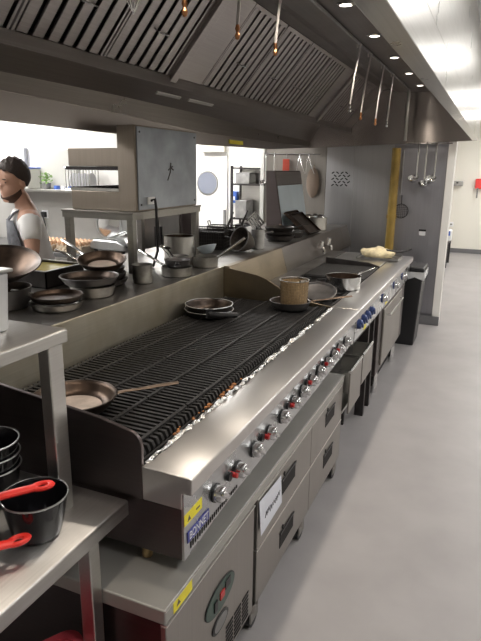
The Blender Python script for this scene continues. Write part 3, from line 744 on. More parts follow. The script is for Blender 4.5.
def fry_basket(label, x, y, z, ang):
    t = thing('fryer_basket', label, 'basket', (x, y, z), 'black fryer baskets', (0, 0, ang))
    w = B(); L, W, H = .25, .16, .15
    for i in range(20):
        u = -L/2+i*L/19
        for s_ in (-W/2, W/2): w.tube([(u, s_, 0), (u, s_, H)], .0022, 4)
        w.tube([(u, -W/2, 0), (u, W/2, 0)], .0022, 4)
    for i in range(8):
        u = -W/2+i*W/7
        for s_ in (-L/2, L/2): w.tube([(s_, u, 0), (s_, u, H)], .0022, 4)
    for j in range(7):
        z_ = j*H/6
        w.tube([(-L/2, -W/2, z_), (L/2, -W/2, z_), (L/2, W/2, z_), (-L/2, W/2, z_), (-L/2, -W/2, z_)], .0022, 4)
    w.build('wire_mesh', BIRON, t, world=False)
    B().tube([(-L/2, -W/2, H), (L/2, -W/2, H), (L/2, W/2, H), (-L/2, W/2, H), (-L/2, -W/2, H)], .005, 6).build('rim', BIRON, t, world=False)
    B().box(-L/2+.004, L/2-.004, -W/2+.004, W/2-.004, .006, H*.82).build('dark_filling', DARK, t, world=False)
    B().tube([(-L/2, -.03, H), (-L/2-.01, -.03, H+.035), (-L/2-.01, .03, H+.035), (-L/2, .03, H)], .004, 6).build('hook', BIRON, t, world=False)
    B().tube([(L/2, -.03, H), (L/2+.02, -.02, H+.05), (L/2+.05, 0, H+.12), (L/2+.02, .02, H+.05), (L/2, .03, H)], .005, 6).build('handle', BIRON, t, world=False)
fry_basket('nearer black wire fryer basket on the pass shelf under the porthole door', -1.93, 3.88, SZ+.003, .18)
fry_basket('farther black wire fryer basket on the pass shelf behind the nearer one', -1.90, 4.08, SZ+.003, .18)
stn = thing('conical_strainer', 'dark brown mesh strainer lying on its side between fryer baskets and steel jug', 'strainer', (-1.66, 3.80, SZ+.095), None, (math.radians(68), 0, math.radians(-25)))
B().lathe([(.088, .0), (.075, -.05), (.05, -.10), (.02, -.14), (0, -.145), (0, -.149), (.022, -.144), (.053, -.103), (.079, -.05), (.091, .0)], seg=30).build('mesh_cone', plain('dark_wire', (.055, .047, .04), .6, .1, vary=.5, vscale=120), stn, world=False)
B().ring((0, 0, 0), .091, .0045, 36, 8).build('rim', GREYI, stn, world=False)
B().tube([(-.09, 0, 0), (-.16, 0, .01), (-.24, 0, .02)], .005, 6).build('handle', BIRON, stn, world=False)
jg = pan('bain_marie_jug', 'narrow aluminium jug holding the slotted turner near the fryer baskets', -1.615, 4.05, SZ, .05, .145, ALU, rb=.05, cat='jug')
tn = thing('slotted_turner', 'wide slotted steel turner standing above the aluminium jug on the pass shelf', 'spatula', (-1.645, 4.05, SZ+.01))
tM = Matrix.Rotation(-.75, 3, 'Y')
tb = B()
for k in range(5): tb.obox(V((-1.645, 4.07, 1.285)) + tM @ V((-.044+k*.022, 0, 0)), (.015, .004, .10), tM)
for s_ in (-.052, .052): tb.obox(V((-1.645, 4.07, 1.285)) + tM @ V((0, 0, s_)), (.10, .004, .012), tM)
tb.build('blade', CHR, tn)
B().tube([V((-1.645, 4.07, 1.285)) + tM @ V((0, 0, -.05)), V((-1.645, 4.07, 1.285)) + tM @ V((0, 0, -.10)), (-1.50, 4.07, 1.215)], .006, 8).build('neck', CHR, tn)
B().tube([(-1.625, 4.055, SZ+.012), (-1.63, 4.065, 1.25)], .006, 8).build('handle', BLK, tn)
# ---- black pan stack and leaning trays
for i in range(3):
    pan('frying_pan', ('lowest', 'middle', 'topmost')[i]+' black pan of the stack on the pass shelf left of the leaning trays', -1.645, 4.62, SZ+i*.034, .128+.004*(i == 1), .045, BIRON, rb=.105, group='black pans stacked before the slanted cabinet', handle=((2.6, -.3, .5)[i], .12, .03), hm=BIRON)
for i, (x, y, lb) in enumerate(((-1.620, 5.24, 'front brown baking tray of the two leaning against the slanted cabinet'), (-1.685, 5.29, 'rear brown baking tray of the two leaning against the slanted cabinet'))):
    t = thing('baking_tray', lb, 'tray', (x, y, SZ+.089+.012*i), 'leaning brown trays', (0, math.radians(40), 0))
    B().box(-.13, .13, -.18, .18, 0, .006).box(-.13, -.124, -.18, .18, .006, .022).box(.124, .13, -.18, .18, .006, .022).box(-.13, .13, -.18, -.174, .006, .022).box(-.13, .13, .174, .18, .006, .022).build('tray', CARB if i else CARBD, t, world=False)
pt = pan('stockpot', 'steel pot with crumpled lids on top at the far end of the pass shelf', -1.625, 5.62, SZ, .115, .125, STX, rb=.115, cat='pot')
for i in range(3):
    o = B().lathe([(0, .03), (.03, .026), (.055, .012), (.06, 0), (.057, 0), (.05, .009), (.028, .022), (0, .026)], seg=20).build('dish_cover', CHR)
    o.location = (-1.685+.06*i, 5.56+.05*(i % 2)*1., SZ+.130); 
    tag(o, ('left', 'middle', 'right')[i]+' shiny small cover on the steel pot at the far end of the pass shelf', 'cover', 'covers on the far pot')
pan('frying_pan', 'black pan with brown handle lying before the leaning trays on the pass shelf', -1.625, 4.90, SZ, .10, .045, BIRON, rb=.09, handle=(math.atan2(.25, -.25), .16, .05), hm=COPH)
# slanted cabinet
cb = thing('slanted_salamander', 'tall steel cabinet with slanted bluish front standing on the far part of the pass shelf', 'cabinet', (-1.90, 5.3, SZ))
B().prism([(-1.955, SZ), (-1.79, SZ), (-1.795, SZ+.05), (-1.885, 1.655), (-1.975, 1.655)], 5.12, 5.88).build('cabinet', STN, cb, bevel=.004)
sl = V((-1.885+1.795, 0, 1.655-SZ-.05)).normalized(); nn = V((sl.z, 0, -sl.x))
Ms = Matrix(((nn.x, 0, sl.x), (0, 1, 0), (nn.z, 0, sl.z)))
P0 = V((-1.795, 5.5, SZ+.05))
B().obox(P0+sl*.20+nn*.004, (.006, .74, .38), Ms).build('front_panel', STBL, cb, bevel=.002)
B().obox(P0+sl*.455+nn*.003, (.006, .74, .12), Ms).build('dark_band', STH, cb, bevel=.002)
# ================================================================== SALAMANDER GRILL on its stand
sd = thing('equipment_stand', 'open stainless steel stand on legs carrying the salamander grill above the pass shelf', 'stand', (-2.07, 3.1, SZ))
SX0, SX1, SY0, SY1, SZT = -2.32, -1.82, 2.70, 3.52, 1.432
B().box(SX0, SX1, SY0, SY1, SZT-.012, SZT).build('top', STSD, sd, bevel=.002)
ap = B().box(SX0+.005, SX1-.005, SY0+.005, SY0+.02, SZT-.045, SZT-.012).box(SX0+.005, SX1-.005, SY1-.02, SY1-.005, SZT-.045, SZT-.012).box(SX0+.005, SX0+.02, SY0+.02, SY1-.02, SZT-.045, SZT-.012).box(SX1-.02, SX1-.005, SY0+.02, SY1-.02, SZT-.045, SZT-.012)
ap.build('apron', STSD, sd)
for x in (SX0+.012, SX1-.052):
    for y in (SY0+.012, SY1-.052): B().box(x, x+.04, y, y+.04, SZ, SZT-.012).build('leg', STSD, sd, bevel=.003)
sg = thing('salamander_grill', 'rise and fall salamander grill with steel column and bluish grey back panel on the stand', 'grill', (-2.0, 3.1, SZT+.0005))
zt0 = SZT+.001
B().box(-1.93, -1.815, 2.73, 3.44, zt0, 1.895).build('column', STO, sg, bevel=.004)
B().box(-1.8145, -1.808, 2.745, 3.43, zt0+.008, 1.888).build('back_panel', STB, sg, bevel=.002)
B().box(-2.285, -1.93, 2.75, 3.42, 1.675, 1.775).build('upper_head', STO, sg, bevel=.004)
B().box(-2.30, -1.925, 2.74, 3.43, 1.655, 1.674).build('head_lip', SOOT, sg)
B().box(-2.275, -1.93, 2.75, 3.42, zt0, 1.540).build('lower_body', STO, sg, bevel=.004)
rk = B()
for k in range(12): rk.tube([(-2.27+k*.03, 2.75, 1.556), (-2.27+k*.03, 3.42, 1.556)], .003, 4)
rk.box(-2.28, -1.932, 2.75, 2.757, 1.5405, 1.556).build('grill_rack', CHR, sg)
B().box(-1.808, -1.80, 2.83, 2.90, 1.47, 1.51).build('inlet_plate', WHT, sg)
B().tube([(-1.800, 2.86, 1.49), (-1.775, 2.86, 1.50), (-1.768, 2.86, 1.45), (-1.775, 2.87, 1.32), (-1.79, 2.90, 1.20), (-1.86, 2.96, SZ+.008)], .008, 8).build('power_cable', BLK, sg)
mk_ = B()
for (y, z) in ((2.77, 1.86), (3.40, 1.86), (2.77, 1.47), (3.40, 1.47)): mk_.cyl((-1.808, y, z), (-1.8055, y, z), .006, seg=10)
for (ya, za, yb, zb) in ((3.07, 1.66, 3.12, 1.68), (3.09, 1.64, 3.10, 1.70), (3.06, 1.60, 3.09, 1.645), (3.10, 1.67, 3.13, 1.66)):
    mk_.tube([(-1.8075, ya, za), (-1.8075, yb, zb)], .004, 5)
mk_.build('screws_and_scuff', SOOT, sg)

# ================================================================== PREP TABLE, left foreground
tb = thing('prep_table', 'stainless steel prep table with an over shelf in the left foreground', 'table', (-1.2, .5, 0))
TZ = .80
B().prism([(-1.50, TZ-.03), (-1.50, TZ), (-.828, TZ), (-.822, TZ-.004), (-.822, TZ-.044), (-.828, TZ-.046), (-.834, TZ-.046), (-.834, TZ-.03)], -.55, 1.150).build('table_top', STT, tb, bevel=.003)
B().box(-1.52, -1.505, -.55, 1.135, TZ-.03, 1.25).build('upstand', STN, tb)
for y in (-.50, .985):
    for x in (-1.46, -.868): B().box(x, x+.04, y, y+.04, 0, TZ-.03).build('leg', ST, tb, bevel=.003)
B().box(-1.45, -.86, -.48, .985, .10, .12).build('under_shelf', STN, tb)
OZ = 1.29
B().prism([(-1.36, OZ-.02), (-1.36, OZ), (-.940, OZ), (-.934, OZ-.004), (-.934, OZ-.034), (-.942, OZ-.036), (-.948, OZ-.03), (-.948, OZ-.02)], -.55, 1.082).build('over_shelf', ST, tb, bevel=.002)
for y in (-.45, 1.015):
    for x in (-1.33, -.972): B().box(x, x+.035, y, y+.05, TZ, OZ-.02).build('shelf_post', ST, tb, bevel=.003)
bx = thing('metal_container', 'pale steel container on the over shelf at the left edge', 'container', (-1.2, .93, OZ+.0005))
B().prism([(-1.34, OZ+.0005), (-1.045, OZ+.0005), (-1.03, 1.435), (-1.35, 1.435)], .70, 1.005, 'Y').build('container_body', plain('pale_steel', (.62, .63, .65), .35, .6), bx, bevel=.006)
B().box(-1.36, -1.022, .69, 1.012, 1.4355, 1.444).build('rim', ALU, bx, bevel=.002)
# black saucepans with red handles
def spot_pan(label, x, y, z, handle, nm='saucepan'):
    t = pan(nm, label, x, y, z, .078, .105, BLKE, rb=.058, handle=handle, hm=RED, hstyle='grip', group='black saucepans on the prep table')
    B().ring((0, 0, .105), .079, .0022, 40, 6).build('rim', ALU, t, world=False)
    return t
spot_pan('glossy black saucepan with pale rim in front of the shelf post on the prep table', -.945, .938, TZ+.0005, None)
# two whose handles reach into the picture from the left
spot_pan('black saucepan whose lower red handle points in from the left edge of the table', -.99, .64, TZ+.0005, (math.atan2(.17, .075), .155, -.035))
spot_pan('black saucepan at the left edge whose red handle crosses the glossy black saucepan', -1.085, .74, TZ+.0355, (math.atan2(.155, .125), .20, .006))
spot_pan('black saucepan under the red handled one at the left edge of the prep table', -1.085, .74, TZ+.0005, None)
for i in range(3):
    spot_pan(('lowest', 'middle', 'topmost')[i]+' black saucepan of the tall stack behind the shelf post at the left edge', -1.155, 1.0, TZ+.0005+i*.036, None)
rb_ = thing('red_bin', 'red plastic bin under the prep table', 'bin', (-.853, .825, .1205), None, (0, 0, math.radians(60)))
bb = B(); hh = .325
def rrect(a, b, r, n=5):
    out = []
    for cx, cy, t0 in ((a-r, b-r, 0), (-a+r, b-r, PI/2), (-a+r, -b+r, PI), (a-r, -b+r, 1.5*PI)):
        for k in range(n+1): t = t0+k*PI/2/n; out.append((cx+r*math.cos(t), cy+r*math.sin(t)))
    return out
rows = [[bb.bm.verts.new((x, y, z)) for x, y in rrect(a, b, r)] for a, b, r, z in ((.09, .11, .03, 0), (.118, .14, .035, hh), (.135, .157, .04, hh+.002), (.135, .157, .04, hh+.014), (.112, .134, .033, hh+.014), (.085, .105, .028, .012))]
bb.bm.faces.new(rows[0][::-1]); bb.bm.faces.new(rows[-1])
for p, q in zip(rows, rows[1:]):
    n = len(p)
    for k in range(n): bb.bm.faces.new((p[k], p[(k+1) % n], q[(k+1) % n], q[k]))
bb.build('bin_body', REDP, rb_, world=False)
# ================================================================== WASTE BIN, gas pipe, hall things
wbn = thing('waste_bin', 'tall black plastic waste bin with clear liner at the far end of the range', 'bin', (-.70, 5.80, 0))
B().prism([(-.84, 0), (-.58, 0), (-.545, .74), (-.875, .74)], 5.64, 5.96).build('bin_body', BLK, wbn, bevel=.01)
B().prism([(-.885, .742), (-.535, .742), (-.54, .775), (-.70, .79), (-.88, .80)], 5.62, 5.98).build('lid', BLK, wbn, bevel=.01)
ln = B()
ln.prism([(-.882, .735), (-.538, .735), (-.545, .66), (-.62, .685), (-.70, .65), (-.80, .675), (-.868, .66)], 5.624, 5.632)
ln.prism([(5.63, .735), (5.97, .735), (5.96, .66), (5.88, .69), (5.80, .65), (5.70, .68), (5.632, .655)], -.540, -.532, 'X')
ln.build('liner', CLEAR, wbn)
gpipe = thing('gas_pipe', 'thick yellow gas pipe running down the dark steel back wall', 'pipe', (-1.02, 6.5, 0))
B().tube([(-1.02, 6.505, .02), (-1.02, 6.505, 1.90)], .047, 16).build('pipe', YPIPE, gpipe)
B().cyl((-1.02, 6.505, 1.16), (-1.02, 6.505, 1.20), .054).build('joint', YPIPE, gpipe)
tp = thing('conduit', 'thin white conduit beside the yellow gas pipe', 'pipe', (-.95, 6.56, 0))
B().tube([(-.952, 6.565, 1.88), (-.952, 6.565, 1.42), (-1.0, 6.565, 1.40)], .010, 8).build('tube', ALU, tp)
st_ = thing('hanging_strainer', 'round wire strainer hanging on the dark wall beside the yellow pipe', 'strainer', (-.93, 6.54, 1.30))
B().ring((-.93, 6.555, 1.24), .075, .004, 30, 6, Matrix.Rotation(PI/2, 3, 'X')).build('rim', SOOT, st_)
nt_ = B()
for k in range(7):
    q = -.06+k*.02; e = math.sqrt(.075**2-q*q); nt_.tube([(-.93+q, 6.555, 1.24-e), (-.93+q, 6.555, 1.24+e)], .0015, 4).tube([(-.93-e, 6.555, 1.24+q), (-.93+e, 6.555, 1.24+q)], .0015, 4)
nt_.build('wire_mesh', SOOT, st_)
B().tube([(-.93, 6.56, 1.315), (-.935, 6.57, 1.41)], .005, 6).build('handle', BLK, st_)
ds = thing('soap_dispenser', 'grey dispenser box on the hallway wall', 'dispenser', (-.74, 12.88, 1.37))
B().box(-.85+.005, -.63, 12.76, 12.90, 1.37, 1.47).build('body', ALU, ds, bevel=.01)
B().box(-.76, -.72, 12.755, 12.76, 1.42, 1.45).build('button', BLK, ds)
fbk = thing('fire_blanket_holder', 'red wall box with dark strap hanging on the hallway wall', 'holder', (-.32, 12.88, 1.45))
B().box(-.40, -.20, 12.80, 12.90, 1.32, 1.52).build('box', plain('signal_red', (.75, .05, .05), .4), fbk, bevel=.02)
B().box(-.36, -.33, 12.79, 12.80, 1.14, 1.34).build('strap', GREY, fbk)
sk_ = thing('wall_socket', 'small pale socket low on the hallway wall', 'socket', (-.78, 12.89, .60))
B().box(-.82, -.74, 12.87, 12.90, .54, .63).build('plate', WHT, sk_, bevel=.004); B().box(-.80, -.76, 12.865, 12.87, .57, .60).build('outlet', GREY, sk_)
ct = thing('stacked_carton', 'small carton with a blue label on the low dark bench in the hallway', 'box', (-.62, 11.0, .5))
B().box(-.82, -.64, 10.9, 11.15, .461, .64).build('carton', WHT, ct, bevel=.004); B().box(-.80, -.66, 10.895, 10.9, .55, .63).build('label', BLUEP, ct)
bn = thing('low_bench', 'low dark bench against the side of the hallway', 'bench', (-.65, 11.0, 0))
B().box(-.84, -.66, 10.7, 11.4, .42, .46).build('seat', BLK, bn)
for x in (-.82, -.70):
    for y in (10.72, 11.34): B().box(x, x+.04, y, y+.04, 0, .42).build('leg', BLK, bn)

# ================================================================== hanging tools under the hood
HOOKM = plain('hook_steel', (.75, .72, .70), .35, .6)
def skewer(x, y, z0, z1, label, tip=COP, loop=False, dx=0., dy=0.):
    t = thing('hanging_hook', label, 'hook', (x, y, z1), 'hooks hanging under the hood')
    B().tube([(x-.010, y, z1-.012), (x-.012, y, z1+.006), (x, y, z1+.014), (x+.010, y, z1+.004), (x+.004, y, z1-.03), (x+dx*.5, y+dy*.5, (z0+z1)/2), (x+dx, y+dy, z0)], .006, 7).build('rod', HOOKM, t)
    B().lathe([(0, -.05), (.007, -.046), (.010, -.034), (.005, -.024), (.009, -.014), (.006, 0), (0, 0)], (x+dx, y+dy, z0), 12).build('tip', tip, t)
hk = [(3.93, 2.07, -.16, 'silver tipped hook, nearest of the four hanging from the far part of the hood rail', CHR),
      (4.27, 2.05, -.17, 'copper tipped hook, second of the four on the far part of the hood rail', COP),
      (4.77, 2.05, -.15, 'copper tipped hook, third of the four on the far part of the hood rail', COP),
      (5.22, 2.07, -.10, 'silver tipped hook, last of the four on the far part of the hood rail', CHR)]
for (y, z0, d, lb, m) in hk: skewer(-.90, y, z0, 2.437, lb, m, dy=d)
skewer(-.90, 2.47, 2.175, 2.437, 'copper tipped hook hanging before the second bank of filters', COP, dy=-.06)
skewer(-.90, 2.06, 2.165, 2.437, 'copper tipped hook hanging before the blank panel between the filter banks', COP, dy=-.035)
skewer(-.90, 1.67, 2.155, 2.437, 'dark tipped hook hanging before the first bank of filters', COP, dy=-.03)
ws = thing('wire_whisk', 'wire loop whisk hanging leftmost under the hood', 'whisk', (-.90, 1.37, 2.4))
wsb = B()
for k in range(4):
    a = k*PI/4; ca, sa = math.cos(a), math.sin(a)
    wsb.tube([(-.90, 1.37, 2.20), (-.90+.022*ca, 1.37+.022*sa, 2.16), (-.90+.030*ca, 1.37+.030*sa, 2.11), (-.90, 1.37, 2.055), (-.90-.030*ca, 1.37-.030*sa, 2.11), (-.90-.022*ca, 1.37-.022*sa, 2.16), (-.90, 1.37, 2.20)], .0018, 5)
wsb.build('wires', CHR, ws)
B().tube([(-.90, 1.37, 2.20), (-.90, 1.37, 2.437)], .007, 8).build('handle', CHR, ws)
def ladle(x, y, zt, zb, r, label, grp, a=0., m=CHR):
    t = thing('ladle', label, 'ladle', (x, y, zt), grp)
    B().tube([(x, y+.012, zt-.02), (x, y+.016, zt+.002), (x, y+.002, zt+.012), (x, y-.004, zt-.01), (x, y, zt-.10), (x, y, zb+.03), (x, y, zb)], .007, 7, ((0, 1, 0), .5)).build('handle', m, t)
    B().lathe([(0, -r), (r*.5, -r*.86), (r*.86, -r*.5), (r, 0), (r-.003, 0), (r*.8, -r*.48), (r*.46, -r*.8), (0, -r+.003)], (x+r*.55*math.cos(a), y+r*.55*math.sin(a), zb), 20, Matrix.Rotation(.5, 3, 'X')).build('bowl', m, t)
br = thing('ladle_rail', 'thin steel rail under the far end of the hood holding ladles', 'rail', (-.7, 6.49, 1.95))
B().tube([(-.92, 6.49, 1.945), (-.46, 6.49, 1.945)], .005, 8).build('bar', GREYI, br)
for x in (-.90, -.48): B().tube([(x, 6.49, 1.945), (x, 6.56, 1.955)], .005, 6).build('bracket', CHR, br)
ladle(-.790, 6.47, 1.945, 1.60, .058, 'left steel ladle of the three hanging on the dark wall at the far end', 'ladles on the far wall', PI)
ladle(-.705, 6.45, 1.945, 1.55, .055, 'middle steel ladle of the three hanging lowest on the dark wall at the far end', 'ladles on the far wall', -PI/2)
ladle(-.610, 6.47, 1.945, 1.60, .060, 'right steel ladle of the three hanging on the dark wall at the far end', 'ladles on the far wall', PI)
br2 = thing('utensil_rail', 'steel utensil rail on the brown steel wall behind the slanted salamander', 'rail', (-2.3, 6.55, 1.82))
B().tube([(-2.53, 6.53, 1.835), (-1.86, 6.53, 1.835)], .008, 8).build('bar', CHR, br2)
for x in (-2.50, -1.9): B().tube([(x, 6.53, 1.835), (x, 6.59, 1.835)], .006, 6).build('bracket', CHR, br2)
ladle(-2.505, 6.49, 1.84, 1.52, .05, 'leftmost steel ladle hanging beside the bright doorway', 'ladles beside the doorway', PI)
ladle(-2.40, 6.49, 1.84, 1.54, .05, 'second steel ladle hanging beside the bright doorway', 'ladles beside the doorway', 0)
rt = thing('red_handled_utensil', 'red handled utensil hanging above the slanted salamander', 'utensil', (-2.25, 6.5, 1.84))
B().box(-2.30, -2.22, 6.50, 6.515, 1.63, 1.78).build('handle', plain('red_grip', (.50, .06, .03), .4), rt, bevel=.004)
B().tube([(-2.26, 6.525, 1.84), (-2.26, 6.508, 1.78)], .005, 6).build('neck', CHR, rt)
for i, x in enumerate((-2.10, -1.99)):
    t = thing('hanging_tongs', ('left' if i == 0 else 'right')+' pair of tongs hanging on the rail over the slanted salamander', 'tongs', (x, 6.5, 1.83), 'tongs on the far rail')
    for s_ in (-1, 1): B().tube([(x, 6.515, 1.838), (x+s_*.02, 6.505, 1.74), (x+s_*.05+.02, 6.505, 1.62)], .005, 6).build('arm', CHR, t)
gl = thing('oven_glove', 'pale brown oven cloth hanging on the brown steel wall', 'glove', (-1.95, 6.55, 1.55))
B().ball((-1.94, 6.535, 1.52), .10, (.75, .28, 1.7), 3).build('cloth', CLOTH, gl)
B().tube([(-1.94, 6.56, 1.68), (-1.94, 6.57, 1.72)], .006, 6).build('loop', CLOTH, gl)

# ================================================================== LEFT KITCHEN (behind the island)
wt = thing('wall_worktop', 'dark worktop along the left kitchen wall behind the chef', 'worktop', (-4.5, 4.45, 0))
B().box(-6.8, -2.92, 4.15, 4.789, .86, .90).build('worktop', plain('dark_counter', (.10, .10, .10), .35), wt, bevel=.004)
B().box(-6.8, -3.02, 4.22, 4.789, .12, .859).build('cabinet', STX, wt)
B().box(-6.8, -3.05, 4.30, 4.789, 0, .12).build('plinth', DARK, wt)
fr = thing('steel_fridge', 'dark stainless steel upright fridge with two doors behind the stand', 'refrigerator', (-2.98, 5.2, 0))
B().box(-3.31, -2.80, 4.98, 5.28, .10, 1.36).build('cabinet', STN, fr, bevel=.004)
for a, b in ((-3.30, -3.05), (-3.04, -2.81)):
    d = B().box(a, b, 4.955, 4.98, .14, 1.33).build('door', steel('fridge_door', (.20, .19, .18), .32, 'Z') if a < -3.1 else MATS['fridge_door'], fr, bevel=.004)
    B().box(b-.03 if a < -3.1 else a+.015, b-.015 if a < -3.1 else a+.03, 4.935, 4.955, .8, 1.1).build('door_handle', SOOT, d)
for x in (-3.26, -2.85):
    for y in (5.03, 5.23): B().cyl((x, y, 0), (x, y, .10), .02, seg=10).build('foot', BLK, fr)
wsf = thing('wall_shelf', 'steel wall shelf above the worktop on the left kitchen wall', 'shelf', (-4.2, 4.68, 1.42))
B().box(-4.75, -3.55, 4.55, 4.79, 1.42, 1.445).build('board', STX, wsf, bevel=.002)
for x in (-4.6, -3.7): B().prism([(4.79, 1.30), (4.79, 1.42), (4.60, 1.42)], x, x+.01, 'X').build('bracket', STX, wsf)
wbx = thing('white_tub', 'white plastic tub on the wall shelf beside the chef', 'tub', (-4.46, 4.68, 1.4455))
B().prism([(-4.60, 1.4455), (-4.31, 1.4455), (-4.30, 1.64), (-4.61, 1.64)], 4.56, 4.74).build('tub_body', plain('white_plastic', (.72, .71, .67), .4), wbx, bevel=.008)
B().box(-4.615, -4.295, 4.555, 4.745, 1.6405, 1.655).build('lid', BLUEP, wbx, bevel=.003)
o = thing('grey_tube', 'upright grey tube standing behind the white tub on the wall shelf', 'tube', (-4.50, 4.765, 1.4455)); 
B().cyl((-4.50, 4.766, 1.4455), (-4.50, 4.766, 1.83), .02, seg=14).build('tube', GREY, o)
B().cyl((-4.50, 4.766, 1.8305), (-4.50, 4.766, 1.845), .0225, seg=14).build('cap', GREY, o)
kp = thing('chopping_board', 'large pale grey chopping board leaning on the wall behind the wall shelf', 'board', (-4.1, 4.77, 1.4455))
B().prism([(4.75, 1.4455), (4.762, 1.4455), (4.789, 1.83), (4.777, 1.83)], -4.37, -3.86, 'X').build('board', plain('board_grey', (.42, .42, .40), .5), kp, bevel=.006)
hb_ = thing('herb_pot', 'green herb plant in a small pot on the wall shelf', 'plant', (-4.16, 4.66, 1.4455))
B().lathe([(0, 0), (.035, 0), (.045, .06), (.040, .06), (.034, .01), (0, .01)], (-4.16, 4.66, 1.4455), 18).build('pot', GREY, hb_)
lf = B()
for i in range(60):
    a = random.uniform(0, 2*PI); q = random.uniform(0, .07)
    M = Matrix.Rotation(random.uniform(-1, 1), 3, 'X') @ Matrix.Rotation(a, 3, 'Z')
    lf.obox((-4.16+q*math.cos(a), 4.66+q*math.sin(a)*.8, 1.50+random.uniform(0, .10)), (.028, .014, .002), M)
lf.build('leaves', PLANT, hb_)
for i in range(3):
    o = B().lathe([(0, 0), (.03, 0), (.03, .035), (.026, .035), (.026, .005), (0, .005)], seg=16).build('small_tub', (BLUEP, WHT, BLUEP)[i]); o.location = (-4.03+.09*i, 4.66, 1.4455)
    tag(o, ('blue tub next to the herb pot', 'white tub between the blue tubs', 'blue tub at the right end of the row')[i]+' on the wall shelf', 'tub', 'small tubs on the wall shelf')
mw = thing('wire_rack', 'pale wire rack of plates on the right end of the wall shelf', 'rack', (-3.72, 4.68, 1.4455))
rkk = B()
for k in range(9): rkk.tube([(-3.86+k*.035, 4.60, 1.452), (-3.86+k*.035, 4.60, 1.66), (-3.86+k*.035, 4.74, 1.66), (-3.86+k*.035, 4.74, 1.452)], .005, 6)
for z in (1.452, 1.66):
    for y in (4.60, 4.74): rkk.tube([(-3.87, y, z), (-3.57, y, z)], .006, 6)
rkk.build('rack_wires', CHR, mw)
for k in range(4):
    o = B().lathe([(0, 0), (.05, 0), (.075, .012), (.074, .015), (.05, .004), (0, .004)], seg=24, M=Matrix.Rotation(PI/2, 3, 'Y')).build('plate', WHT); o.location = (-3.83+.07*k, 4.67, 1.535)
    tag(o, 'white plate standing in the wire rack, ' + ('first', 'second', 'third', 'fourth')[k] + ' from the left', 'plate', 'plates in the wire rack')
# egg trays
def egg_tray(x, y, ly, label, lbs):
    t = thing('egg_tray', label, 'egg tray', (x, y, .9005), 'egg trays on the worktop')
    g = B().box(x-.15, x+.15, y-.13, y+.13, .9005, .912)
    for l in range(ly): 
        for i in range(7): g.lathe([(.021, 0), (.012, .022), (0, .024)], (x-.135+i*.045, y-.125, .912+l*.045), 8)
        g.box(x-.15, x+.15, y-.13, y+.13, .912+l*.045, .918+l*.045)
    g.box(x-.145, x+.145, y-.11, y+.125, .912, .912+ly*.045)
    g.build('cardboard', CARD, t)
    zz = .912+ly*.045
    for i in range(6):
        for j in range(5):
            o = B().ball((0, 0, 0), .021, (1, 1, 1.25), 1).build('egg', EGG); o.location = (x-.122+i*.049, y-.098+j*.049, zz+.026)
            o['label'] = 'brown egg on the %s' % lbs; o['category'] = 'egg'; o['group'] = 'eggs on the %s' % lbs
egg_tray(-3.87, 4.30, 1, 'egg tray to the left of the stand leg on the dark worktop', 'egg tray left of the stand leg')
egg_tray(-3.56, 4.33, 1, 'egg tray to the right of the stand leg beside the slicer', 'egg tray right of the stand leg')
# slicer
sl_ = thing('meat_slicer', 'silver meat slicer with round blade on the worktop under the stand', 'slicer', (-3.2, 4.45, .9005))
PL = plain('slicer_metal', (.60, .61, .61), .28, .9)
B().prism([(-3.40, .93), (-3.02, .93), (-3.02, .985), (-3.10, 1.02), (-3.36, 1.02), (-3.40, .985)], 4.32, 4.62).build('base', PL, sl_, bevel=.012)
for x in (-3.36, -3.06):
    for y in (4.36, 4.58): B().cyl((x, y, .9005), (x, y, .93), .018, seg=10).build('foot', BLK, sl_)
B().lathe([(0, 0), (.13, .004), (.13, .010), (.03, .03), (0, .03)], (-3.30, 4.50, 1.15), 36, Matrix.Rotation(-.25, 3, 'Y') @ Matrix.Rotation(PI/2, 3, 'X')).build('blade', CHR, sl_)
B().lathe([(.125, -.01), (.145, -.01), (.145, .016), (.125, .016)], (-3.30, 4.50, 1.15), 36, Matrix.Rotation(-.25, 3, 'Y') @ Matrix.Rotation(PI/2, 3, 'X')).build('blade_guard', PL, sl_)
B().obox((-3.12, 4.42, 1.07), (.20, .16, .012), Matrix.Rotation(-.35, 3, 'Y')).build('carriage', PL, sl_, bevel=.004)
B().obox((-3.10, 4.50, 1.14), (.16, .012, .14), Matrix.Rotation(.15, 3, 'Y')).build('gauge_plate', PL, sl_, bevel=.004)
B().tube([(-3.04, 4.42, 1.04), (-3.00, 4.40, 1.14)], [.008, .012], 8).build('handle', BLK, sl_)
B().cyl((-3.01, 4.36, .98), (-2.985, 4.36, .98), .025, seg=16).build('dial', BLK, sl_)
B().box(-3.33, -3.28, 4.50, 4.56, 1.015, 1.16).build('blade_mount', PL, sl_)
ss = thing('kitchen_socket', 'black plug with a curling cable in the socket behind the chef', 'socket', (-4.3, 4.785, 1.17))
B().box(-4.36, -4.28, 4.782, 4.79, 1.14, 1.22).build('plate', WHT, ss); B().box(-4.345, -4.295, 4.745, 4.782, 1.15, 1.205).build('plug', BLK, ss, bevel=.005)
B().tube([(-4.32, 4.75, 1.15), (-4.29, 4.74, 1.08), (-4.28, 4.74, 1.0), (-4.32, 4.74, .94), (-4.40, 4.74, .91)], .007, 7).build('cable', BLK, ss)
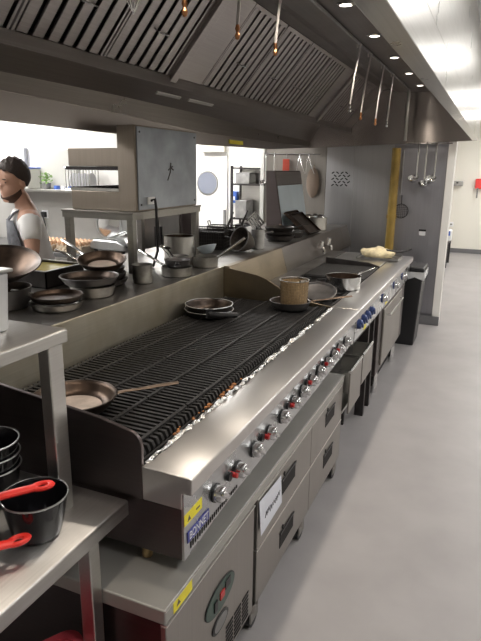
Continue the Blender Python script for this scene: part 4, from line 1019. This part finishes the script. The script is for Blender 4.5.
# shelving seen through the doorway
rkx = thing('storage_rack', 'dark steel storage rack beside the porthole door', 'rack', (-3.05, 7.2, 0))
for z in (.65, 1.0, 1.45, 1.66): B().box(-3.26, -2.62, 7.15, 7.48, z, z+.02).build('rack_shelf', SOOT, rkx)
for x in (-3.26, -2.65):
    for y in (7.15, 7.45): B().box(x, x+.03, y, y+.03, 0, 1.70).build('post', SOOT, rkx)
B().box(-3.23, -2.65, 7.46, 7.475, .1, 1.64).build('back_panel', STX, rkx)
for i, (x, z, w, h, m, lb) in enumerate(((-3.10, 1.4705, .20, .13, ALU, 'pale steel box on the upper shelf of the storage rack'), (-3.12, 1.0205, .16, .22, ALU, 'grey steel box on the middle shelf of the storage rack'), (-3.05, .6705, .30, .25, BLK, 'black crate on the low shelf of the storage rack'))):
    t = thing('storage_box', lb, 'box', (x, 7.3, z)); B().box(x-w/2, x+w/2, 7.18, 7.42, z, z+h).build('box_body', m, t, bevel=.006); B().box(x-w/2-.006, x+w/2+.006, 7.174, 7.426, z+h+.0005, z+h+.012).build('lid', m, t, bevel=.003)
bs = thing('blue_dispenser', 'blue and white hand towel dispenser by the porthole door', 'dispenser', (-3.32, 7.46, 1.27))
B().box(-3.37, -3.285, 7.42, 7.5, 1.20, 1.36).build('body', BLUEP, bs, bevel=.01); B().box(-3.345, -3.31, 7.41, 7.42, 1.24, 1.29).build('window', WHT, bs)

# ================================================================== THE CHEF
def skin_mesh(verts, edges, radii, root=0, sub=2):
    me = bpy.data.meshes.new('skin'); me.from_pydata(verts, edges, []); me.update()
    o = bpy.data.objects.new('skin', me); COL.objects.link(o)
    m = o.modifiers.new('s', 'SKIN'); m.use_smooth_shade = True; m.branch_smoothing = .6
    for i, r in enumerate(radii):
        me.skin_vertices[0].data[i].radius = r if isinstance(r, tuple) else (r, r)
        me.skin_vertices[0].data[i].use_root = (i == root)
    ss = o.modifiers.new('u', 'SUBSURF'); ss.levels = sub; ss.render_levels = sub
    dg = bpy.context.evaluated_depsgraph_get()
    res = bpy.data.meshes.new_from_object(o.evaluated_get(dg)); bpy.data.objects.remove(o)
    return res
def remesh(meshes, name, vox, smooth=4):
    bm = bmesh.new()
    for me in meshes: bm.from_mesh(me)
    me = bpy.data.meshes.new(name); bm.to_mesh(me); bm.free()
    o = bpy.data.objects.new(name, me); COL.objects.link(o)
    r = o.modifiers.new('r', 'REMESH'); r.mode = 'VOXEL'; r.voxel_size = vox; r.use_smooth_shade = True
    s_ = o.modifiers.new('sm', 'SMOOTH'); s_.iterations = smooth; s_.factor = .4
    dg = bpy.context.evaluated_depsgraph_get()
    res = bpy.data.meshes.new_from_object(o.evaluated_get(dg)); bpy.data.objects.remove(o)
    for p in res.polygons: p.use_smooth = True
    res.name = name
    return res
def bmesh_of(b):
    me = bpy.data.meshes.new('tmp'); b.bm.to_mesh(me); b.bm.free(); return me
chef = thing('person', 'bearded cook in white shirt and grey apron standing behind the pass shelf', 'person', (-2.575, 2.76, 0), None, (0, 0, math.radians(134)))
# local frame: x right hand, y forward, z up
Jv = {'pelvis': (0, -.02, .93), 'belly': (0, .0, 1.08), 'chest': (0, .03, 1.26), 'upper': (0, .04, 1.37), 'neck': (0, .06, 1.455), 'skull': (0, .09, 1.54),
      'shL': (-.17, .03, 1.375), 'elL': (-.25, .03, 1.165), 'wrL': (-.16, .25, 1.085),
      'shR': (.17, .03, 1.375), 'elR': (.24, .06, 1.13), 'wrR': (.14, .28, 1.06),
      'hpL': (-.09, -.02, .88), 'knL': (-.10, .02, .49), 'anL': (-.10, -.02, .08), 'toL': (-.11, .14, .035),
      'hpR': (.09, -.02, .88), 'knR': (.10, .02, .49), 'anR': (.10, -.02, .08), 'toR': (.11, .14, .035)}
Jr = {'pelvis': (.14, .11), 'belly': (.135, .10), 'chest': (.15, .105), 'upper': (.10, .075), 'neck': .055, 'skull': .06, 'shL': .062, 'elL': .043, 'wrL': .030,
      'shR': .062, 'elR': .043, 'wrR': .030, 'hpL': .085, 'knL': .06, 'anL': .042, 'toL': .035, 'hpR': .085, 'knR': .06, 'anR': .042, 'toR': .035}
Ej = [('pelvis', 'belly'), ('belly', 'chest'), ('chest', 'upper'), ('upper', 'neck'), ('neck', 'skull'), ('upper', 'shL'), ('shL', 'elL'), ('elL', 'wrL'), ('upper', 'shR'), ('shR', 'elR'), ('elR', 'wrR'),
      ('pelvis', 'hpL'), ('hpL', 'knL'), ('knL', 'anL'), ('anL', 'toL'), ('pelvis', 'hpR'), ('hpR', 'knR'), ('knR', 'anR'), ('anR', 'toR')]
def sub_skin(names, scale, edges=None):
    ed = [(a, b) for a, b in Ej if a in names and b in names]
    idx = {n: i for i, n in enumerate(names)}
    R = [tuple(c*scale for c in Jr[n]) if isinstance(Jr[n], tuple) else Jr[n]*scale for n in names]
    return skin_mesh([Jv[n] for n in names], [(idx[a], idx[b]) for a, b in ed], R)
body = sub_skin(list(Jv), 1.)
# head: skull, jaw, nose, ears; turned a little to his left and down
HM = Matrix.Translation((0, .10, 1.575)) @ Matrix.Rotation(.62, 4, 'Z') @ Matrix.Rotation(-.10, 4, 'X') @ Matrix.Scale(.95, 4)
hd = B()
hd.ball((0, .0, .035), .088, (.88, 1.08, 1.12), 3)
hd.ball((0, .035, -.045), .066, (.88, .98, 1.1), 3)
hd.ball((0, .095, -.012), .016, (.8, 1.0, 1.5), 2)
hd.ball((0, .090, -.052), .018, (1.4, .7, .6), 2)
hd.ball((0, .075, -.095), .030, (1, .8, .7), 2)
for s_ in (-1, 1): hd.ball((s_*.080, -.005, -.005), .025, (.35, .7, 1.2), 2)
for s_ in (-1, 1): hd.ball((s_*.030, .083, .022), .016, (1.5, .6, .5), 2)
bmesh.ops.transform(hd.bm, matrix=HM, verts=hd.bm.verts)
# hands: palm, four fingers, thumb
def hand(s_, w):
    hb = B(); w = V(w); fw = V((s_*.15*-1, .82, -.35)).normalized(); sd_ = V((1, 0, 0)); sd_ = (sd_-fw*sd_.dot(fw)).normalized(); up = sd_.cross(fw)
    hb.tube([w-fw*.02, w+fw*.03, w+fw*.075], [.026, .034, .034], 12, (up, .5))
    for k, (o_, ln_) in enumerate(((-.026, .066), (-.009, .076), (.009, .071), (.026, .056))):
        p = w+fw*.072+sd_*o_
        hb.tube([p, p+fw*ln_*.4-up*.004, p+fw*ln_*.7-up*.020, p+fw*ln_*.82-up*.042], [.0095, .009, .0085, .007], 8)
    p = w+fw*.02-sd_*s_*.028
    hb.tube([p, p+fw*.028-sd_*s_*.02-up*.008, p+fw*.058-sd_*s_*.018-up*.022], [.012, .010, .008], 8)
    return bmesh_of(hb)
bodym = remesh([body, bmesh_of(hd), hand(-1, Jv['wrL']), hand(1, Jv['wrR'])], 'body', .008, 3)
def link_part(me, name, m, parent):
    me.materials.clear(); me.materials.append(m); o = bpy.data.objects.new(name, me); COL.objects.link(o); o.parent = parent; return o
link_part(bodym, 'body', SKIN, chef)
# T-shirt: torso and upper arms, ending above the elbow
Jv['slL'] = tuple(V(Jv['shL']).lerp(V(Jv['elL']), .68)); Jv['slR'] = tuple(V(Jv['shR']).lerp(V(Jv['elR']), .68)); Jr['slL'] = Jr['slR'] = .056
Ej += [('shL', 'slL'), ('shR', 'slR')]
link_part(remesh([sub_skin(['pelvis', 'belly', 'chest', 'upper', 'shL', 'slL', 'shR', 'slR'], 1.16), bmesh_of(B().tube([(0, .05, 1.33), (0, .052, 1.38), (0, .056, 1.415), (0, .060, 1.435)], [.092, .092, .076, .062], 20))], 'shirt', .012, 3), 't_shirt', TSH, chef)
# trousers
link_part(remesh([sub_skin(['pelvis', 'hpL', 'knL', 'anL', 'hpR', 'knR', 'anR'], 1.14)], 'trousers', .012, 3), 'trousers', TROU, chef)
# apron bib and skirt: a curved cloth round the front, with straps
apn = B(); rows = []
for i, (z, hw, ry, yo) in enumerate(((.52, 1.25, .20, .0), (.75, 1.3, .185, -.01), (.93, 1.5, .165, -.01), (1.04, 1.45, .155, .0), (1.12, 1.25, .150, .01), (1.25, 1.05, .138, .03), (1.36, .85, .115, .05))):
    row = []
    for k in range(15):
        a = PI/2+(k-7)/7*hw*1.0
        row.append(apn.bm.verts.new(((ry+.03)*math.cos(a), yo+ry*math.sin(a), z)))
    rows.append(row)
for a, b in zip(rows, rows[1:]):
    for k in range(14): apn.bm.faces.new((a[k], a[k+1], b[k+1], b[k]))
ao = apn.build('apron', APR, chef, world=False); so = ao.modifiers.new('sol', 'SOLIDIFY'); so.thickness = .006
B().tube([(-.075, .150, 1.36), (-.064, .118, 1.40), (-.056, .07, 1.425), (-.040, .026, 1.437), (0, .012, 1.44), (.040, .026, 1.437), (.056, .07, 1.425), (.064, .118, 1.40), (.075, .150, 1.36)], .011, 8, ((0, .3, 1), .5)).build('neck_strap', APR, chef, world=False)
B().tube([(.185*math.cos(t), -.01+.155*math.sin(t), 1.05) for t in [PI*.1*k for k in range(21)]], .009, 6).build('waist_tie', APR, chef, world=False)
# hair, beard, eyes
hr = B().ball((0, -.006, .048), .098, (.93, 1.08, 1.10), 4)
bmesh.ops.bisect_plane(hr.bm, geom=hr.bm.verts[:]+hr.bm.edges[:]+hr.bm.faces[:], plane_co=(0, .070, .075), plane_no=(0, .55, -.62), clear_outer=True)
bmesh.ops.bisect_plane(hr.bm, geom=hr.bm.verts[:]+hr.bm.edges[:]+hr.bm.faces[:], plane_co=(0, 0, -.030), plane_no=(0, 0, -1), clear_outer=True)
for v in hr.bm.verts:
    q = .006*math.sin(v.co.x*130)*math.cos(v.co.y*110)*max(0, v.co.z*10)
    v.co += V((random.uniform(-.0015, .0015), random.uniform(-.0015, .0015), q))
bmesh.ops.transform(hr.bm, matrix=HM, verts=hr.bm.verts)
ho = hr.build('hair', HAIR, chef, world=False); sm_ = ho.modifiers.new('sol', 'SOLIDIFY'); sm_.thickness = .008; sm_.offset = -1
bd_ = B().ball((0, .030, -.060), .074, (.90, 1.02, .86), 4)
bmesh.ops.bisect_plane(bd_.bm, geom=bd_.bm.verts[:]+bd_.bm.edges[:]+bd_.bm.faces[:], plane_co=(0, .09, -.078), plane_no=(0, .45, 1), clear_outer=True)
bmesh.ops.bisect_plane(bd_.bm, geom=bd_.bm.verts[:]+bd_.bm.edges[:]+bd_.bm.faces[:], plane_co=(0, .0, -.066), plane_no=(0, -1, 0), clear_outer=True)
bmesh.ops.transform(bd_.bm, matrix=HM, verts=bd_.bm.verts)
bo = bd_.build('beard', plain('brown_beard', (.085, .045, .03), .8), chef, world=False); sm_ = bo.modifiers.new('sol', 'SOLIDIFY'); sm_.thickness = .01; sm_.offset = -1
for s_ in (-1, 1):
    e = B().ball((s_*.030, .083, .010), .006, (1.2, .7, .7), 2); bmesh.ops.transform(e.bm, matrix=HM, verts=e.bm.verts); e.build('eye', DARK, chef, world=False)
    e = B().ball((s_*.031, .090, .030), .008, (2.2, .6, .45), 2); bmesh.ops.transform(e.bm, matrix=HM, verts=e.bm.verts); e.build('eyebrow', HAIR, chef, world=False)

# ================================================================== world and view
w = bpy.data.worlds.new('world'); sc.world = w; w.use_nodes = True
w.node_tree.nodes['Background'].inputs[0].default_value = (.6, .65, .7, 1); w.node_tree.nodes['Background'].inputs[1].default_value = .15
sc.cycles.sample_clamp_indirect = 3.0; sc.cycles.use_light_tree = False
sc.view_settings.view_transform = 'Standard'; sc.view_settings.look = 'None'
sc.view_settings.exposure = 0.35; sc.view_settings.gamma = 1.0; sc.view_settings.use_curve_mapping = False
